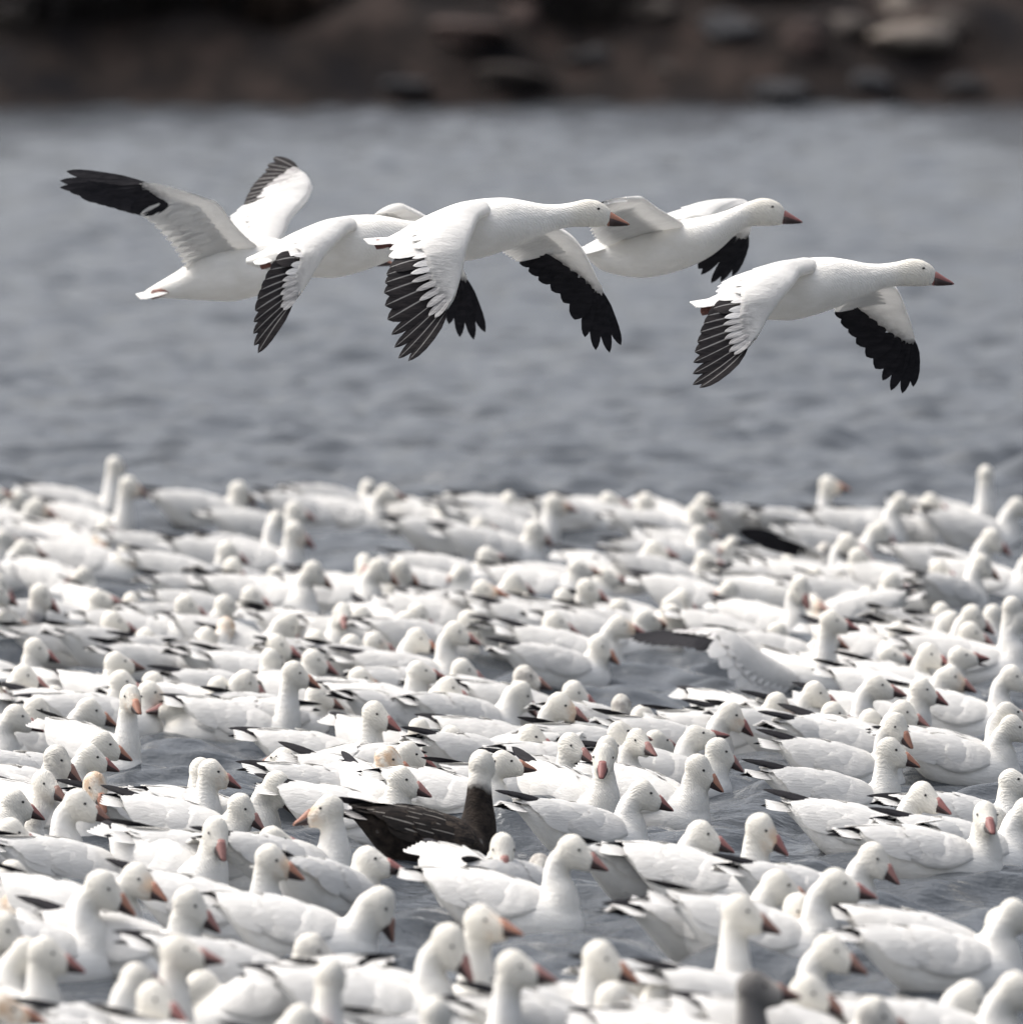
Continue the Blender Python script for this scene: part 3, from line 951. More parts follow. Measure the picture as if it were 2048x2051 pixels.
    (36.3, 1593.9, 'L', 5, -5, -10, '-', 'low-headed white goose, second left of the amber-cheeked goose at left'),
    (165.1, 1604.8, 'U', 5, -10, -15, '-', 'large sharp white goose with upright neck near left edge, below the open water'),
    (30.8, 1662.8, 'L', 5, -10, -20, '-', 'low-headed white goose, nearest behind-left of the upright goose at lower left'),
    (408.2, 1521.3, 'U', 15, 50, 0, '-', 'upright white goose, nearest right of the amber-cheeked goose at left'),
    (430.0, 1539.5, 'U', 5, -10, -20, '-', 'upright white goose with dark pink bill below the open water patch at left'),
    (558.8, 1554.0, 'M', 5, -15, -40, '-', 'raised-headed white goose, nearest behind-left of the goose facing left'),
    (488.1, 1619.3, 'L', 0, -15, -25, '-', 'low-headed white goose, nearest behind-right of the viewer-facing goose at lower left'),
    (649.6, 1617.5, 'U', 30, 178, -15, 'stain', 'white goose facing left with long orange-brown bill'),
    (433.6, 1659.2, 'M', -45, -70, -25, '-', 'white goose facing the viewer with neck raised, lower left'),
    (413.7, 1310.8, 'K', 20, 60, 0, 'stain', 'hunched rusty-faced white goose, second front-left of the orange-headed goose'),
    (555.2, 1675.5, 'L', 5, 20, 0, '-', 'low-headed white goose, nearest directly behind the peach-faced goose at lower left'),
    (348.4, 1423.3, 'K', 180, 170, 0, '-', 'hunched white goose, second right of the peach-faced goose by open water'),
    (558.8, 1519.5, 'K', 170, 150, 0, '-', 'hunched white goose, nearest left of the orange-cheeked goose behind the dark goose'),
    (727.2, 1354.4, 'L', 5, -10, -20, 'stain', 'low-headed rusty-faced white goose, nearest right of the tall goose beside open water'),
    (845.1, 1350.8, 'M', 10, 10, 0, '-', 'raised-headed white goose, second right of the tall goose beside open water'),
    (903.2, 1365.3, 'M', 5, -5, -8, '-', 'raised-headed white goose, second left of the young grey-pink goose'),
    (932.2, 1332.6, 'L', 5, -10, -20, '-', 'low-headed white goose, nearest left of the young grey-pink goose'),
    (886.8, 1405.2, 'K', 5, 0, -15, '-', 'hunched white goose, nearest front-left of the young grey-pink goose'),
    (1046.5, 1385.2, 'P', 5, -5, -40, '-', 'head-bowed white goose, nearest directly in front of the young grey-pink goose'),
    (1155.4, 1372.5, 'L', 8, -5, -20, '-', 'low-headed white goose, nearest right of the young grey-pink goose'),
    (1128.2, 1401.6, 'U', 5, -5, -20, '-', 'upright white goose, nearest front-right of the young grey-pink goose'),
    (1057.4, 1354.4, 'L', 5, -10, -20, 'grey', 'young goose with dusky grey-pink head low among white ones'),
    (1244.3, 1405.2, 'M', 60, 90, 0, 'grey', 'small grey young goose facing away, mid flock, right of centre'),
    (756.2, 1417.9, 'U', 5, -30, -20, '-', 'upright white goose, nearest directly behind the orange-cheeked goose behind the dark goose'),
    (843.3, 1461.4, 'L', -20, -50, -30, '-', 'low-headed white goose, second behind-right of the orange-cheeked goose behind the dark goose'),
    (1070.1, 1476.0, 'L', 8, -5, -10, '-', 'low-headed white goose, nearest behind-right of the dark brown goose'),
    (1148.1, 1477.8, 'U', 5, -30, -20, '-', 'upright white goose, nearest behind-left of the viewer-facing goose right of centre'),
    (1293.3, 1432.4, 'K', 10, 10, -10, '-', 'hunched white goose, nearest front-right of the small grey goose facing away'),
    (1249.7, 1468.7, 'M', 10, 10, 0, '-', 'raised-headed white goose, nearest behind-right of the viewer-facing goose right of centre'),
    (1280.6, 1483.2, 'U', -20, -55, -10, '-', 'upright white goose, nearest directly behind the sleek grey-flanked goose'),
    (1217.1, 1486.8, 'M', 20, 70, 0, '-', 'raised-headed white goose, nearest directly behind the viewer-facing goose right of centre'),
    (1208.0, 1523.1, 'U', -50, -90, -15, '-', 'white goose facing the viewer, pale pink bill, right of the dark goose'),
    (783.4, 1514.1, 'M', 5, -10, -15, 'stain2', 'white goose with orange stain on cheek, behind the dark brown goose'),
    (825.2, 1503.2, 'M', 5, -5, -20, '-', 'raised-headed white goose, nearest behind-right of the orange-cheeked goose behind the dark goose'),
    (810.6, 1559.4, 'M', 5, -10, -10, '-', 'raised-headed white goose, nearest directly in front of the orange-cheeked goose behind the dark goose'),
    (812.5, 1584.8, 'K', -60, -90, -20, '-', "small pink-billed goose head facing viewer over the dark goose's back"),
    (966.7, 1530.4, 'S', 30, 75, 0, 'dark2', 'dark brown goose with white head and striped wing feathers, mid foreground'),
    (1015.7, 1544.9, 'M', 5, -5, -5, '-', 'raised-headed white goose, nearest front-right of the dark brown goose'),
    (1293.3, 1568.5, 'M', 8, -5, -20, '-', 'sleek white goose with grey-shaded flank, right of the dark brown goose'),
    (894.1, 1468.7, 'L', 170, 160, -20, '-', 'low-headed white goose, nearest behind-left of the dark brown goose'),
    (1318.7, 1483.2, 'K', 5, 30, 0, '-', 'hunched white goose, second directly behind the sleek grey-flanked goose'),
    (1562.1, 1401.6, 'M', 5, -10, -25, '-', 'raised-headed white goose, nearest front-left of the goose with the raised wing'),
    (1638.3, 1372.5, 'U', 5, -10, -20, '-', 'upright white goose, second directly in front of the goose with the raised wing'),
    (1674.6, 1421.5, 'L', 5, -5, -15, '-', 'low-headed white goose, second behind-left of the upright goose with cocked tail'),
    (1467.8, 1427.0, 'M', 5, -10, -30, '-', 'raised-headed white goose, nearest right of the small grey goose facing away'),
    (1402.4, 1470.5, 'M', 8, 0, 10, '-', 'white goose with level bright orange bill, below the raised-wing goose'),
    (1538.5, 1423.3, 'K', -40, -75, -20, '-', 'hunched white goose, second right of the small grey goose facing away'),
    (1928.6, 1301.8, 'U', 5, 0, 8, 'open', 'white goose with bill open, neck upright, near right edge'),
    (1865.1, 1314.5, 'M', -20, -30, -10, '-', 'raised-headed white goose, nearest left of the goose with the open bill'),
    (2032.0, 1345.3, 'U', 5, -10, -10, '-', 'upright white goose, nearest front-right of the goose with the open bill'),
    (1814.3, 1425.2, 'M', 5, -10, -20, '-', 'raised-headed white goose, second directly behind the upright goose with cocked tail'),
    (1798.0, 1445.1, 'U', -10, -45, -25, '-', 'upright white goose, nearest directly behind the upright goose with cocked tail'),
    (1749.0, 1439.7, 'L', 10, 30, 0, '-', 'low-headed white goose, nearest behind-left of the upright goose with cocked tail'),
    (1830.6, 1466.9, 'K', 5, -5, -20, '-', 'hunched white goose, nearest behind-right of the upright goose with cocked tail'),
    (1788.9, 1497.7, 'U', 6, -10, -15, '-', 'upright white goose with full body in view and cocked tail, right side'),
    (2023.0, 1432.4, 'U', 10, 20, 0, '-', 'upright white goose, second front-right of the goose with the open bill'),
    (2033.9, 1459.6, 'M', 0, -10, -15, '-', 'raised-headed white goose, nearest right of the upright goose with cocked tail'),
    (1404.2, 1526.8, 'M', -10, -20, -25, '-', 'white goose with breast toward viewer and bill lowered, swimming in open water'),
    (1444.2, 1503.2, 'L', 5, -5, -25, '-', 'low-headed white goose, second behind-right of the sleek grey-flanked goose'),
    (1854.2, 1593.9, 'M', 0, -25, -20, '-', 'white goose low in the water, right of the upright goose with cocked tail'),
    (2033.9, 1555.8, 'M', 5, -5, 0, '-', 'raised-headed white goose, third behind-right of the viewer-facing goose near right edge'),
    (1974.0, 1641.1, 'M', 10, -75, -20, '-', 'white goose facing viewer with pink bill straight down, near right edge'),
    (1997.6, 1624.7, 'L', 10, 40, 0, 'stain', 'low-headed rusty-faced white goose, nearest behind-right of the viewer-facing goose near right edge'),
    (1411.5, 1662.8, 'M', 5, -15, -20, '-', 'raised-headed white goose, nearest front-right of the sleek grey-flanked goose'),
    (1529.4, 1661.0, 'U', 5, -25, -30, '-', 'upright white goose with bright orange bill pointing down, lower right'),
    (2066.5, 1606.6, 'M', 5, 0, 0, '-', 'raised-headed white goose, second behind-right of the viewer-facing goose near right edge'),
    (34.5, 1735.3, 'L', 5, -10, -20, '-', 'low-headed white goose, second left of the upright goose at lower left'),
    (54.4, 1782.5, 'K', -30, -70, -10, 'stain2', 'tiny orange-stained bill low on the water at the left edge'),
    (212.3, 1771.6, 'U', 5, -15, -25, '-', 'upright white goose with brown-pink bill angled down, lower left'),
    (281.2, 1757.1, 'M', 0, -20, -20, '-', 'raised-headed white goose, nearest right of the upright goose at lower left'),
    (386.5, 1804.2, 'M', 0, -15, -25, '-', 'raised-headed white goose, nearest directly behind the tall level-billed goose at bottom left'),
    (549.8, 1711.7, 'U', 8, -10, -20, 'stain', 'white goose with peach-orange face, neck upright, lower left of centre'),
    (14.5, 1862.3, 'M', 5, -20, -30, '-', 'raised-headed white goose, third front-left of the upright goose at lower left'),
    (67.1, 1884.1, 'U', 5, 10, 0, '-', 'upright white goose, nearest front-left of the upright goose at lower left'),
    (99.8, 1904.0, 'U', -30, -10, -15, '-', 'big white goose with orange bill angled down near the lower left corner'),
    (279.4, 1954.8, 'U', 20, 50, 0, '-', 'upright white goose, nearest front-left of the tall level-billed goose at bottom left'),
    (368.3, 1902.2, 'S', 0, -5, 0, '-', 'tall white goose with level brown bill at bottom left'),
    (317.5, 1996.6, 'U', -20, -35, -15, '-', 'upright white goose, second directly in front of the tall level-billed goose at bottom left'),
    (391.9, 1958.5, 'K', 168, 175, 0, '-', 'hunched white goose, nearest directly in front of the tall level-billed goose at bottom left'),
    (633.2, 1887.7, 'L', 8, -20, -20, 'greyhead', 'low-headed greyish young goose, nearest directly behind the bottom goose facing away'),
    (662.3, 1943.9, 'S', 60, 90, 0, '-', 'tall slender white goose facing away at the bottom, left of centre'),
    (14.5, 2012.9, 'M', 0, 0, -5, 'stain2', 'brown-orange stained goose head at the bottom left corner'),
    (279.4, 1700.8, 'K', 10, -10, 0, '-', 'hunched white goose, nearest behind-right of the upright goose at lower left'),
    (613.3, 2034.7, 'M', 0, 40, 0, '-', 'raised-headed white goose, nearest directly in front of the bottom goose facing away'),
    (747.1, 1724.4, 'L', 8, 0, -5, '-', "white goose head crossed by a neighbour's black wingtip, lower middle"),
    (1006.6, 1693.5, 'M', -60, -85, -25, '-', 'white goose facing viewer with pink bill, right below the dark brown goose'),
    (1155.4, 1697.2, 'U', 6, -10, -10, '-', 'clear upright white goose with small orange-brown bill, right of the viewer-facing one'),
    (765.3, 1809.7, 'P', 8, -15, -60, '-', 'white goose bowing its head with bill pointing straight down'),
    (973.9, 1842.3, 'S', -10, -25, 5, 'stain', 'white goose with stained crown and neck, dark bill raised level'),
    (905.0, 1896.8, 'U', 5, -25, -40, '-', 'white goose with bill lowered to its breast, bottom middle'),
    (1039.3, 1927.6, 'S', 5, -5, -5, '-', 'tall white goose with orange-pink bill at bottom centre'),
    (1211.6, 1916.7, 'U', 5, -10, -15, '-', 'white goose with dark pink bill, bottom, right of the centre goose'),
    (1237.0, 2000.2, 'L', 0, -15, -25, '-', 'low white goose with orange bill tip at the bottom edge'),
    (1327.7, 1992.9, 'K', 30, 20, 0, '-', 'hunched white goose, nearest left of the grey-necked young goose'),
    (876.0, 2031.0, 'S', 30, 80, 0, 'stain', 'tall-necked rusty-faced white goose, nearest front-right of the bottom goose facing away'),
    (1082.8, 1733.5, 'K', 60, 90, 0, 'grey', 'round grey young goose facing away beside the upright goose'),
    (1565.7, 1764.3, 'M', 8, -5, -15, '-', 'raised-headed white goose, nearest behind-right of the tall goose at the lower right'),
    (1491.3, 1829.6, 'S', 6, -8, -20, '-', 'tall white goose with brown bill near the bottom, right of centre'),
    (1603.8, 1818.7, 'L', 0, -40, -25, 'stain', 'low-headed rusty-faced white goose, nearest right of the tall goose at the lower right'),
    (1683.7, 1767.9, 'U', 5, -5, -5, '-', 'upright white goose with level dark red bill, beside open water at lower right'),
    (1754.4, 1706.2, 'M', 0, -15, -25, '-', 'white goose with rosy bill alone in open water, lower right'),
    (1671.0, 1896.8, 'U', 5, -10, -20, '-', 'largest white goose with rosy bill at lower right'),
    (1522.2, 1987.5, 'U', 5, -5, 0, 'greyneck', 'young goose with slate grey head and neck at the bottom'),
    (1627.4, 1992.9, 'M', 5, -15, -20, '-', 'raised-headed white goose, nearest right of the grey-necked young goose'),
    (1761.7, 2034.7, 'L', 5, -20, -20, 'greyhead', 'pale grey goose head just showing at the bottom edge'),
    (1950.4, 1991.1, 'P', 5, -5, -25, '-', 'big white goose hunched over with dark bill, bottom right corner'),
    (2006.6, 1815.1, 'L', 8, 60, 0, '-', 'low-headed white goose, nearest directly in front of the viewer-facing goose near right edge'),
    (2039.3, 1838.7, 'M', 5, 20, 0, '-', 'raised-headed white goose, second directly in front of the viewer-facing goose near right edge'),
    (2046.6, 1989.3, 'M', 0, -10, 0, '-', 'raised-headed white goose, fourth right of the grey-necked young goose'),
    (471.0, 1139.9, 'M', -0.506919, -25.9455, -30, '-', 'raised-headed white goose, second directly behind the orange-headed goose'),
    (1909.1, 1350.4, 'P', -5.7539, -17.7714, -20, '-', 'head-bowed white goose, nearest directly in front of the goose with the open bill'),
    (1032.4, 1161.6, 'M', -5.28006, 12.506, -10, '-', 'raised-headed white goose, fourth front-right of the low pink-faced far-edge goose'),
    (-5.0, 1194.7, 'U', 9.17561, 8.16198, -20, '-', 'upright white goose, nearest left of the grey-bodied goose at the left'),
    (841.0, 1283.7, 'M', -1.16706, -19.5049, -10, '-', 'raised-headed white goose, third behind-left of the young grey-pink goose'),
    (76.3, 1291.6, 'M', 0.45293, -0.840086, -10, '-', 'raised-headed white goose, nearest directly in front of the grey-bodied goose at the left'),
    (1204.6, 1294.0, 'L', 9.70356, -25.4559, -30, '-', 'low-headed white goose, nearest behind-right of the young grey-pink goose'),
    (1453.0, 1190.5, 'K', 2.77037, -19.3162, -10, '-', 'hunched white goose, second left of the goose with the raised wing'),
    (1788.6, 1307.2, 'L', -4.95815, -21.3863, 0, '-', 'low-headed white goose, nearest front-right of the goose with the raised wing'),
    (587.4, 1182.5, 'K', 11.0835, -15.0912, -30, '-', 'hunched white goose, second behind-right of the orange-headed goose'),
    (1886.4, 1142.9, 'L', -10.6735, -22.4098, -20, '-', 'low-headed white goose, third behind-right of the goose with the raised wing'),
    (54.0, 1352.1, 'M', 6.57101, -11.5805, -20, '-', 'raised-headed white goose, second directly in front of the grey-bodied goose at the left'),
    (973.7, 1180.1, 'M', -0.193472, -20.1422, 0, '-', 'raised-headed white goose, second directly in front of the low pink-faced far-edge goose'),
    (497.1, 1367.9, 'P', -6.82273, -21.553, -30, '-', 'head-bowed white goose, nearest front-left of the tall goose beside open water'),
    (509.1, 1180.3, 'L', 6.53557, -11.2289, -10, '-', 'low-headed white goose, nearest behind-right of the orange-headed goose'),
    (1851.5, 1378.1, 'M', -4.89109, -8.79469, -10, '-', 'raised-headed white goose, nearest front-left of the goose with the open bill'),
    (1969.1, 1131.6, 'M', 11.0826, 0.0758347, -30, '-', 'raised-headed white goose, third directly in front of the far-right goose facing away'),
    (1761.1, 1362.3, 'U', 3.24455, -4.38573, 0, '-', 'upright white goose, second front-left of the goose with the open bill'),
    (-13.2, 1377.5, 'L', 2.64022, -18.4197, 0, '-', 'low-headed white goose, third directly in front of the grey-bodied goose at the left'),
    (1806.0, 1269.7, 'L', -8.11436, -2.62749, 0, '-', 'low-headed white goose, nearest behind-left of the goose with the open bill')
]
HZ = {k: v[1][1] for k, v in NECKS.items()}
GROUP = "snow geese swimming in the flock"
variants, todo = {}, []
for px, py, po, by, hy, pi_, fl, lab in FLOCK:
    if po in 'UM' and fl != 'rw' and rng.random() < .55:
        po = {'U': 'V', 'M': 'N'}[po]
    by = by + (rng.normal(0, 20) if abs(by) < 25 and fl not in ('rw', 'dark2') else 0)
    rel = ((hy - by + 180) % 360) - 180
    if po == 'K' and abs(rel) < 40 and fl == '-' and rng.random() < .3:
        rel = float(rng.choice([-1, 1])) * 140
    rel = max(-145, min(145, rel))
    rel_q = round(rel / 22) * 22
    pt_q = round(pi_ / 14) * 14
    key = (po, rel_q, pt_q)
    variants.setdefault(key, None)
    P0 = place_z(px, py, HZ[po])
    D = P0[1]
    s = (.92 + .07 * rng.random()) * (1.12 if fl == 'dark2' else 1) * (1 + .10 * float(np.clip((26.0 - D) / 2.5, 0, 1)))
    P0 = place_z(px, py, HZ[po] * s)
    todo.append([px, py, po, by, key, fl, lab, P0, s])

tmp = []
for key in variants:
    po, rq, pq = key
    (V, Fc), hm = swim_shell(po, R(rq), R(pq))
    o = bpy.data.objects.new("tmp", mesh("tmp", V, Fc))
    COL.objects.link(o)
    md = o.modifiers.new("r", 'REMESH'); md.mode = 'VOXEL'; md.voxel_size = .0066; md.use_smooth_shade = True
    sm = o.modifiers.new("s", 'SMOOTH'); sm.factor = .5; sm.iterations = 4
    tmp.append((key, o, hm))
dg = bpy.context.evaluated_depsgraph_get()
for key, o, hm in tmp:
    m2 = bpy.data.meshes.new_from_object(o.evaluated_get(dg))
    m2.name = "body"
    set_attrs(m2, hm)
    m2.materials.clear(); m2.materials.append(PL['white'])
    variants[key] = (m2, hm)
for key, o, hm in tmp:
    old = o.data
    bpy.data.objects.remove(o); bpy.data.meshes.remove(old)

def add_face(g, hm, bi, grin=True, bscale=1.0):
    bl = obj("bill", BILLME[bi], M_BILL[bi], g)
    bl.matrix_local = hm @ Matrix.Scale(HS, 4) @ Matrix.Translation((.0035, 0, -.0018)) @ Matrix.Diagonal((.88, .95, .93, 1))
    if grin:
        obj("grin_patch", GRINME, M_GRIN, bl)
    for s in (-1, 1):
        e = obj("eye", EYEME, M_EYE, g)
        e.matrix_local = hm @ Matrix.Scale(HS, 4) @ Matrix.Translation((.009, s * .0246, .0095)) @ Matrix.Diagonal((1, .55, .9, 1))

rw_root = bw_root = None
for i, (px, py, po, by, key, fl, lab, P0, s) in enumerate(todo):
    me_, hm = variants[key]
    yaw = R(by)
    tilt = (rng.normal(0, .04), rng.normal(.05, .035), yaw)
    off = Euler(tilt).to_matrix() @ (hm.translation * s)
    x, y = P0[0] - off.x, P0[1] - off.y
    wz = float(wave(np.array([x]), np.array([y]), .22)[0])
    D = y
    g = empty("snow_goose", (x, y, wz * .6 - .004), yaw, s)
    g.rotation_euler = tilt
    tag(g, lab, "goose", GROUP)
    dark = fl in ('dark', 'dark2')
    pl = PL.get(fl if fl in PL else 'stain' if fl == '-' and rng.random() < .12 else 'white')
    obj("body", me_, pl, g, own=True)
    bi = int(rng.choice([0, 0, 1, 1, 2, 3]))
    if fl.startswith('stain'): bi = 2
    if fl in ('grey', 'greyhead', 'greyneck'): bi = 3
    add_face(g, hm, bi)
    if fl == 'open':
        lb = obj("lower_bill", BILLME[3], M_GRIN, g, own=True)
        lb.matrix_local = hm @ Matrix.Translation((0, 0, -.012)) @ Matrix.Rotation(R(18), 4, 'Y') @ Matrix.Diagonal((.95, .8, .35, 1))
    obj("tail", TAILME_D if dark else TAILME, M_GF if dark else M_WF, g)
    k = int(rng.integers(NVAR))
    for sg in (-1, 1):
        if fl in ('rw', 'bw') and sg == -1:
            continue
        near, far = WINGS[(k, sg)]
        if D < 31.0 and (sg == -1 or abs(by) > 30 or True):
            w = obj("folded_wing", near['shell'], M_DS if dark else M_WS, g, own=True)
            for q in near['ter']:
                obj("tertial_feather", q, M_DF if fl == 'dark2' else M_GF if dark else M_WF, w, own=True)
            for q in near['cov']:
                obj("covert_feather", q, M_DF if fl == 'dark2' else M_GF if dark else M_WF, w, own=True)
            for q in near['pri']:
                obj("primary_feather", q, M_BF, w)
        else:
            w = obj("folded_wing", far['shell'], M_DS if fl == 'dark2' else M_WS, g, own=True)
            obj("wing_tip", far['pri'], M_BF, w)
    if fl == 'rw':
        rw_root = (g, P0)
    if fl == 'bw':
        bw_root = (g, P0)

# ------------------------------------------------------------------ open wings
def open_wing(root, arm, hand, tips, dy_tip, trail, fr, hint, D0, nsec=11, cam=.020, thick=(.016, .013, .003), name="wing", stack=1.0, pale=True, top_side=1):
    """arm, hand: leading edge; tips: outermost to innermost primary; trail: from there to the body.
    points are (photo x, photo y, metres nearer(-)/farther(+) than the goose's own distance)"""
    inv = root.matrix_world.inverted()
    def w3(p):
        return np.array(inv @ Vector(place(p[0], p[1], D0 + p[2])))
    A = np.array([w3(p) for p in arm]); H = np.array([w3(p) for p in hand])
    nt_ = len(tips)
    TP = np.array([w3((p[0], p[1], dy_tip[0] + (dy_tip[1] - dy_tip[0]) * i / (nt_ - 1))) for i, p in enumerate(tips)])
    TP = crom(TP, 10) if nt_ != 10 else TP
    TR = np.array([w3(p) for p in trail])
    TRf = np.vstack([TP[-1:], TR])
    us = np.linspace(0, 1, nsec + 1)[:-1]                      # root -> wrist
    bs = polyat(A, us)
    ts = polyat(TRf[::-1], us * .985)
    up = np.linspace(0.02, .40, 10)                            # wrist -> hand
    bp = polyat(H, up)
    tp = TP[::-1]
    mid = polyat(H, np.array([.70]))[0]
    bow = mid - (bp[-1] + tp[-1]) / 2
    B = np.vstack([bs, bp]); T_ = np.vstack([ts, tp])
    C = (B + T_) / 2
    for i in range(10):
        C[nsec + i] += 2 * bow * (i / 9) ** 2 * .9
    frac = np.r_[np.full(nsec, .66), np.linspace(fr[0], fr[1], 10)]
    frac[nsec - 2:nsec] = [.66 + (fr[0] - .66) * .25, .66 + (fr[0] - .66) * .6]
    th = np.interp(np.arange(nsec + 10), [0, nsec, nsec + 9], thick)
    hn = np.r_[np.zeros(nsec), np.linspace(.25, 1, 10)]
    cm = np.r_[np.linspace(cam, cam, nsec), np.linspace(cam, cam * .3, 10)]
    # shell
    up3 = 3
    n_r = (nsec + 9) * up3 + 1
    def ups(a):
        a = np.asarray(a, float)
        return crom(a.reshape(len(a), -1), n_r)
    Bu, Tu, Cu = ups(B), ups(T_), ups(C)
    fu, tu, hu, cu = ups(frac)[:, 0], ups(th)[:, 0], np.clip(ups(hn)[:, 0], 0, 1), ups(cm)[:, 0]
    Nn = []
    for i in range(n_r):
        i0, i1 = max(i - 2, 0), min(i + 2, n_r - 1)
        span = (Bu[i1] - Bu[i0]) + (Tu[i1] - Tu[i0]) * .7
        ch = Tu[i] - Bu[i]
        n = nrm(np.cross(span, ch))
        ref = np.array(hint, float) if i == 0 else Nn[-1]
        if np.dot(n, ref) < 0: n = -n
        Nn.append(nrm(n * .6 + ref * .4) if i else n)
    Nn = np.array(Nn)
    vv = np.r_[0, .03, .08, .16, .28, .42, .58, .74, .88, 1.0]
    nv = len(vv)
    top, bot, tipa = [], [], []
    def pt(b, c, t, s):
        return (1 - s) ** 2 * b + 2 * s * (1 - s) * c + s * s * t
    rr = np.random.default_rng(5)
    for i in range(n_r):
        jag = .018 * math.sin(i * 2.1) + .012 * rr.normal()
        for v in vv:
            s = v * (fu[i] + jag * (v > .8))
            p = pt(Bu[i], Cu[i], Tu[i], s)
            p = p + Nn[i] * cu[i] * math.sin(math.pi * s ** .8)
            t = tu[i] * 4 * (math.sqrt(v) - v) + .0016 * (v > 0)
            top.append(p + Nn[i] * (t * .55 + .0044 * (v > 0))); bot.append(p - Nn[i] * (t * .45 + .0044 * (v > 0)))
            tipa.append(hu[i] * sstep(.25, 1.0, v) * .85)
    V = top + bot
    n = n_r * nv
    Fc = []
    for i in range(n_r - 1):
        for j in range(nv - 1):
            a = i * nv + j
            Fc.append((a, a + nv, a + nv + 1, a + 1))
            Fc.append((a + n, a + n + 1, a + n + nv + 1, a + n + nv))
        a = i * nv + nv - 1
        Fc.append((a, a + nv, a + nv + n, a + n))
        a = i * nv
        Fc.append((a, a + n, a + n + nv, a + nv))
    for e in (0, (n_r - 1) * nv):
        for j in range(nv - 1):
            Fc.append((e + j, e + j + 1, e + j + 1 + n, e + j + n))
    w = obj(name, mesh(name, V, Fc, {"tip": tipa + tipa, "edge": np.zeros(2 * n)}), M_WS, root)
    NB = Nn[::up3]
    rc = np.random.default_rng(17)
    for sd_ in (1, -1):
        for i in range(1, nsec + 10):
            prim = i >= nsec
            up_ = sd_ == top_side
            if i >= nsec + (9 if up_ else 0): continue
            ext = (.20 if up_ else .07) if prim else .11
            s0, s1 = frac[i] * .5, min(frac[i] + ext + .02 * rc.normal(), .80)
            nb = NB[i]
            def onw(s):
                return pt(B[i], C[i], T_[i], s) + nb * (cm[i] * math.sin(math.pi * s ** .8) + sd_ * (.0062 - .0012 * s + .0005 * (i % 2)))
            v, f, e = blade(onw(s0), onw(s1), (.017 if up_ else .028) + .003 * rc.random() if prim else .036, nb * sd_, .01, .0006, c=onw((s0 + s1) / 2), twist=R(3) * sd_, drop=.04)
            obj("covert_feather", mesh("covert_feather", v, f, {"edge": e}), (M_CG if up_ and i >= nsec + 3 else M_CF) if prim else M_WF, w)
    for i in range(nsec + 10):
        sp = np.linalg.norm(T_[min(i + 1, nsec + 9)] - T_[max(i - 1, 0)]) / (min(i + 1, nsec + 9) - max(i - 1, 0))
        L = np.linalg.norm(T_[i] - B[i])
        prim = i >= nsec
        wd = np.clip(sp * (2.5 if i < nsec + 6 else 1.9), .028, .058) if prim else np.clip(sp * 1.8, .03, .06)
        if prim and i >= nsec + 6: wd = min(wd, .034)
        nb = NB[i]
        sh = nb * (.0003 * stack * ((i - nsec) if prim else -(i % 2) * .8))
        b0 = pt(B[i], C[i], T_[i], frac[i] * .9 if prim else .25)
        c0 = C[i] + (b0 - B[i]) * .5
        v, f, e = blade(b0 + sh, T_[i] + sh, wd, nb, cm[i] / max(L, .05), .0012, c=c0 + sh, twist=R(4) if prim else R(2), drop=.12 if prim else .05)
        if prim:
            obj("primary_feather", mesh("primary_feather", v, f, {"edge": e}), M_BFP if pale else M_BF, w)
        else:
            obj("secondary_feather", mesh("secondary_feather", v, f, {"edge": e}), M_WF, w)
    return w

bpy.context.view_layer.update()

if rw_root:
    g, P0 = rw_root
    open_wing(g, [(1584, 1350, -.02), (1524, 1314, -.10), (1490, 1290, -.15), (1452, 1271, -.20)], [(1452, 1271, -.20), (1400, 1266, -.22), (1330, 1270, -.24), (1258, 1278, -.26)],
              [(1258, 1278), (1264, 1284), (1274, 1288), (1288, 1291), (1304, 1293), (1322, 1294), (1341, 1295), (1360, 1296), (1377, 1298), (1394, 1302)], (-.26, -.38),
              [(1424, 1318, -.40), (1452, 1348, -.40), (1478, 1380, -.36), (1515, 1400, -.26), (1565, 1402, -.10)], (.40, .12), (0, -.3, 1), float(np.dot(np.array(P0) - CAMP, FWD)), name="open_wing", thick=(.030, .026, .006), pale=False)
if bw_root:
    g, P0 = bw_root
    open_wing(g, [(1650, 1118, -.02), (1640, 1108, -.06), (1618, 1094, -.12)], [(1618, 1094, -.12), (1575, 1078, -.14), (1525, 1070, -.15), (1478, 1064, -.15)],
              [(1478, 1064), (1484, 1072), (1494, 1079), (1506, 1086), (1520, 1091), (1534, 1096), (1548, 1100), (1562, 1104), (1576, 1108), (1590, 1112)], (-.15, -.1),
              [(1610, 1118, -.08), (1635, 1122, -.02)], (.2, .06), (0, -.6, 1), float(np.dot(np.array(P0) - CAMP, FWD)), name="open_wing", pale=False, nsec=6)

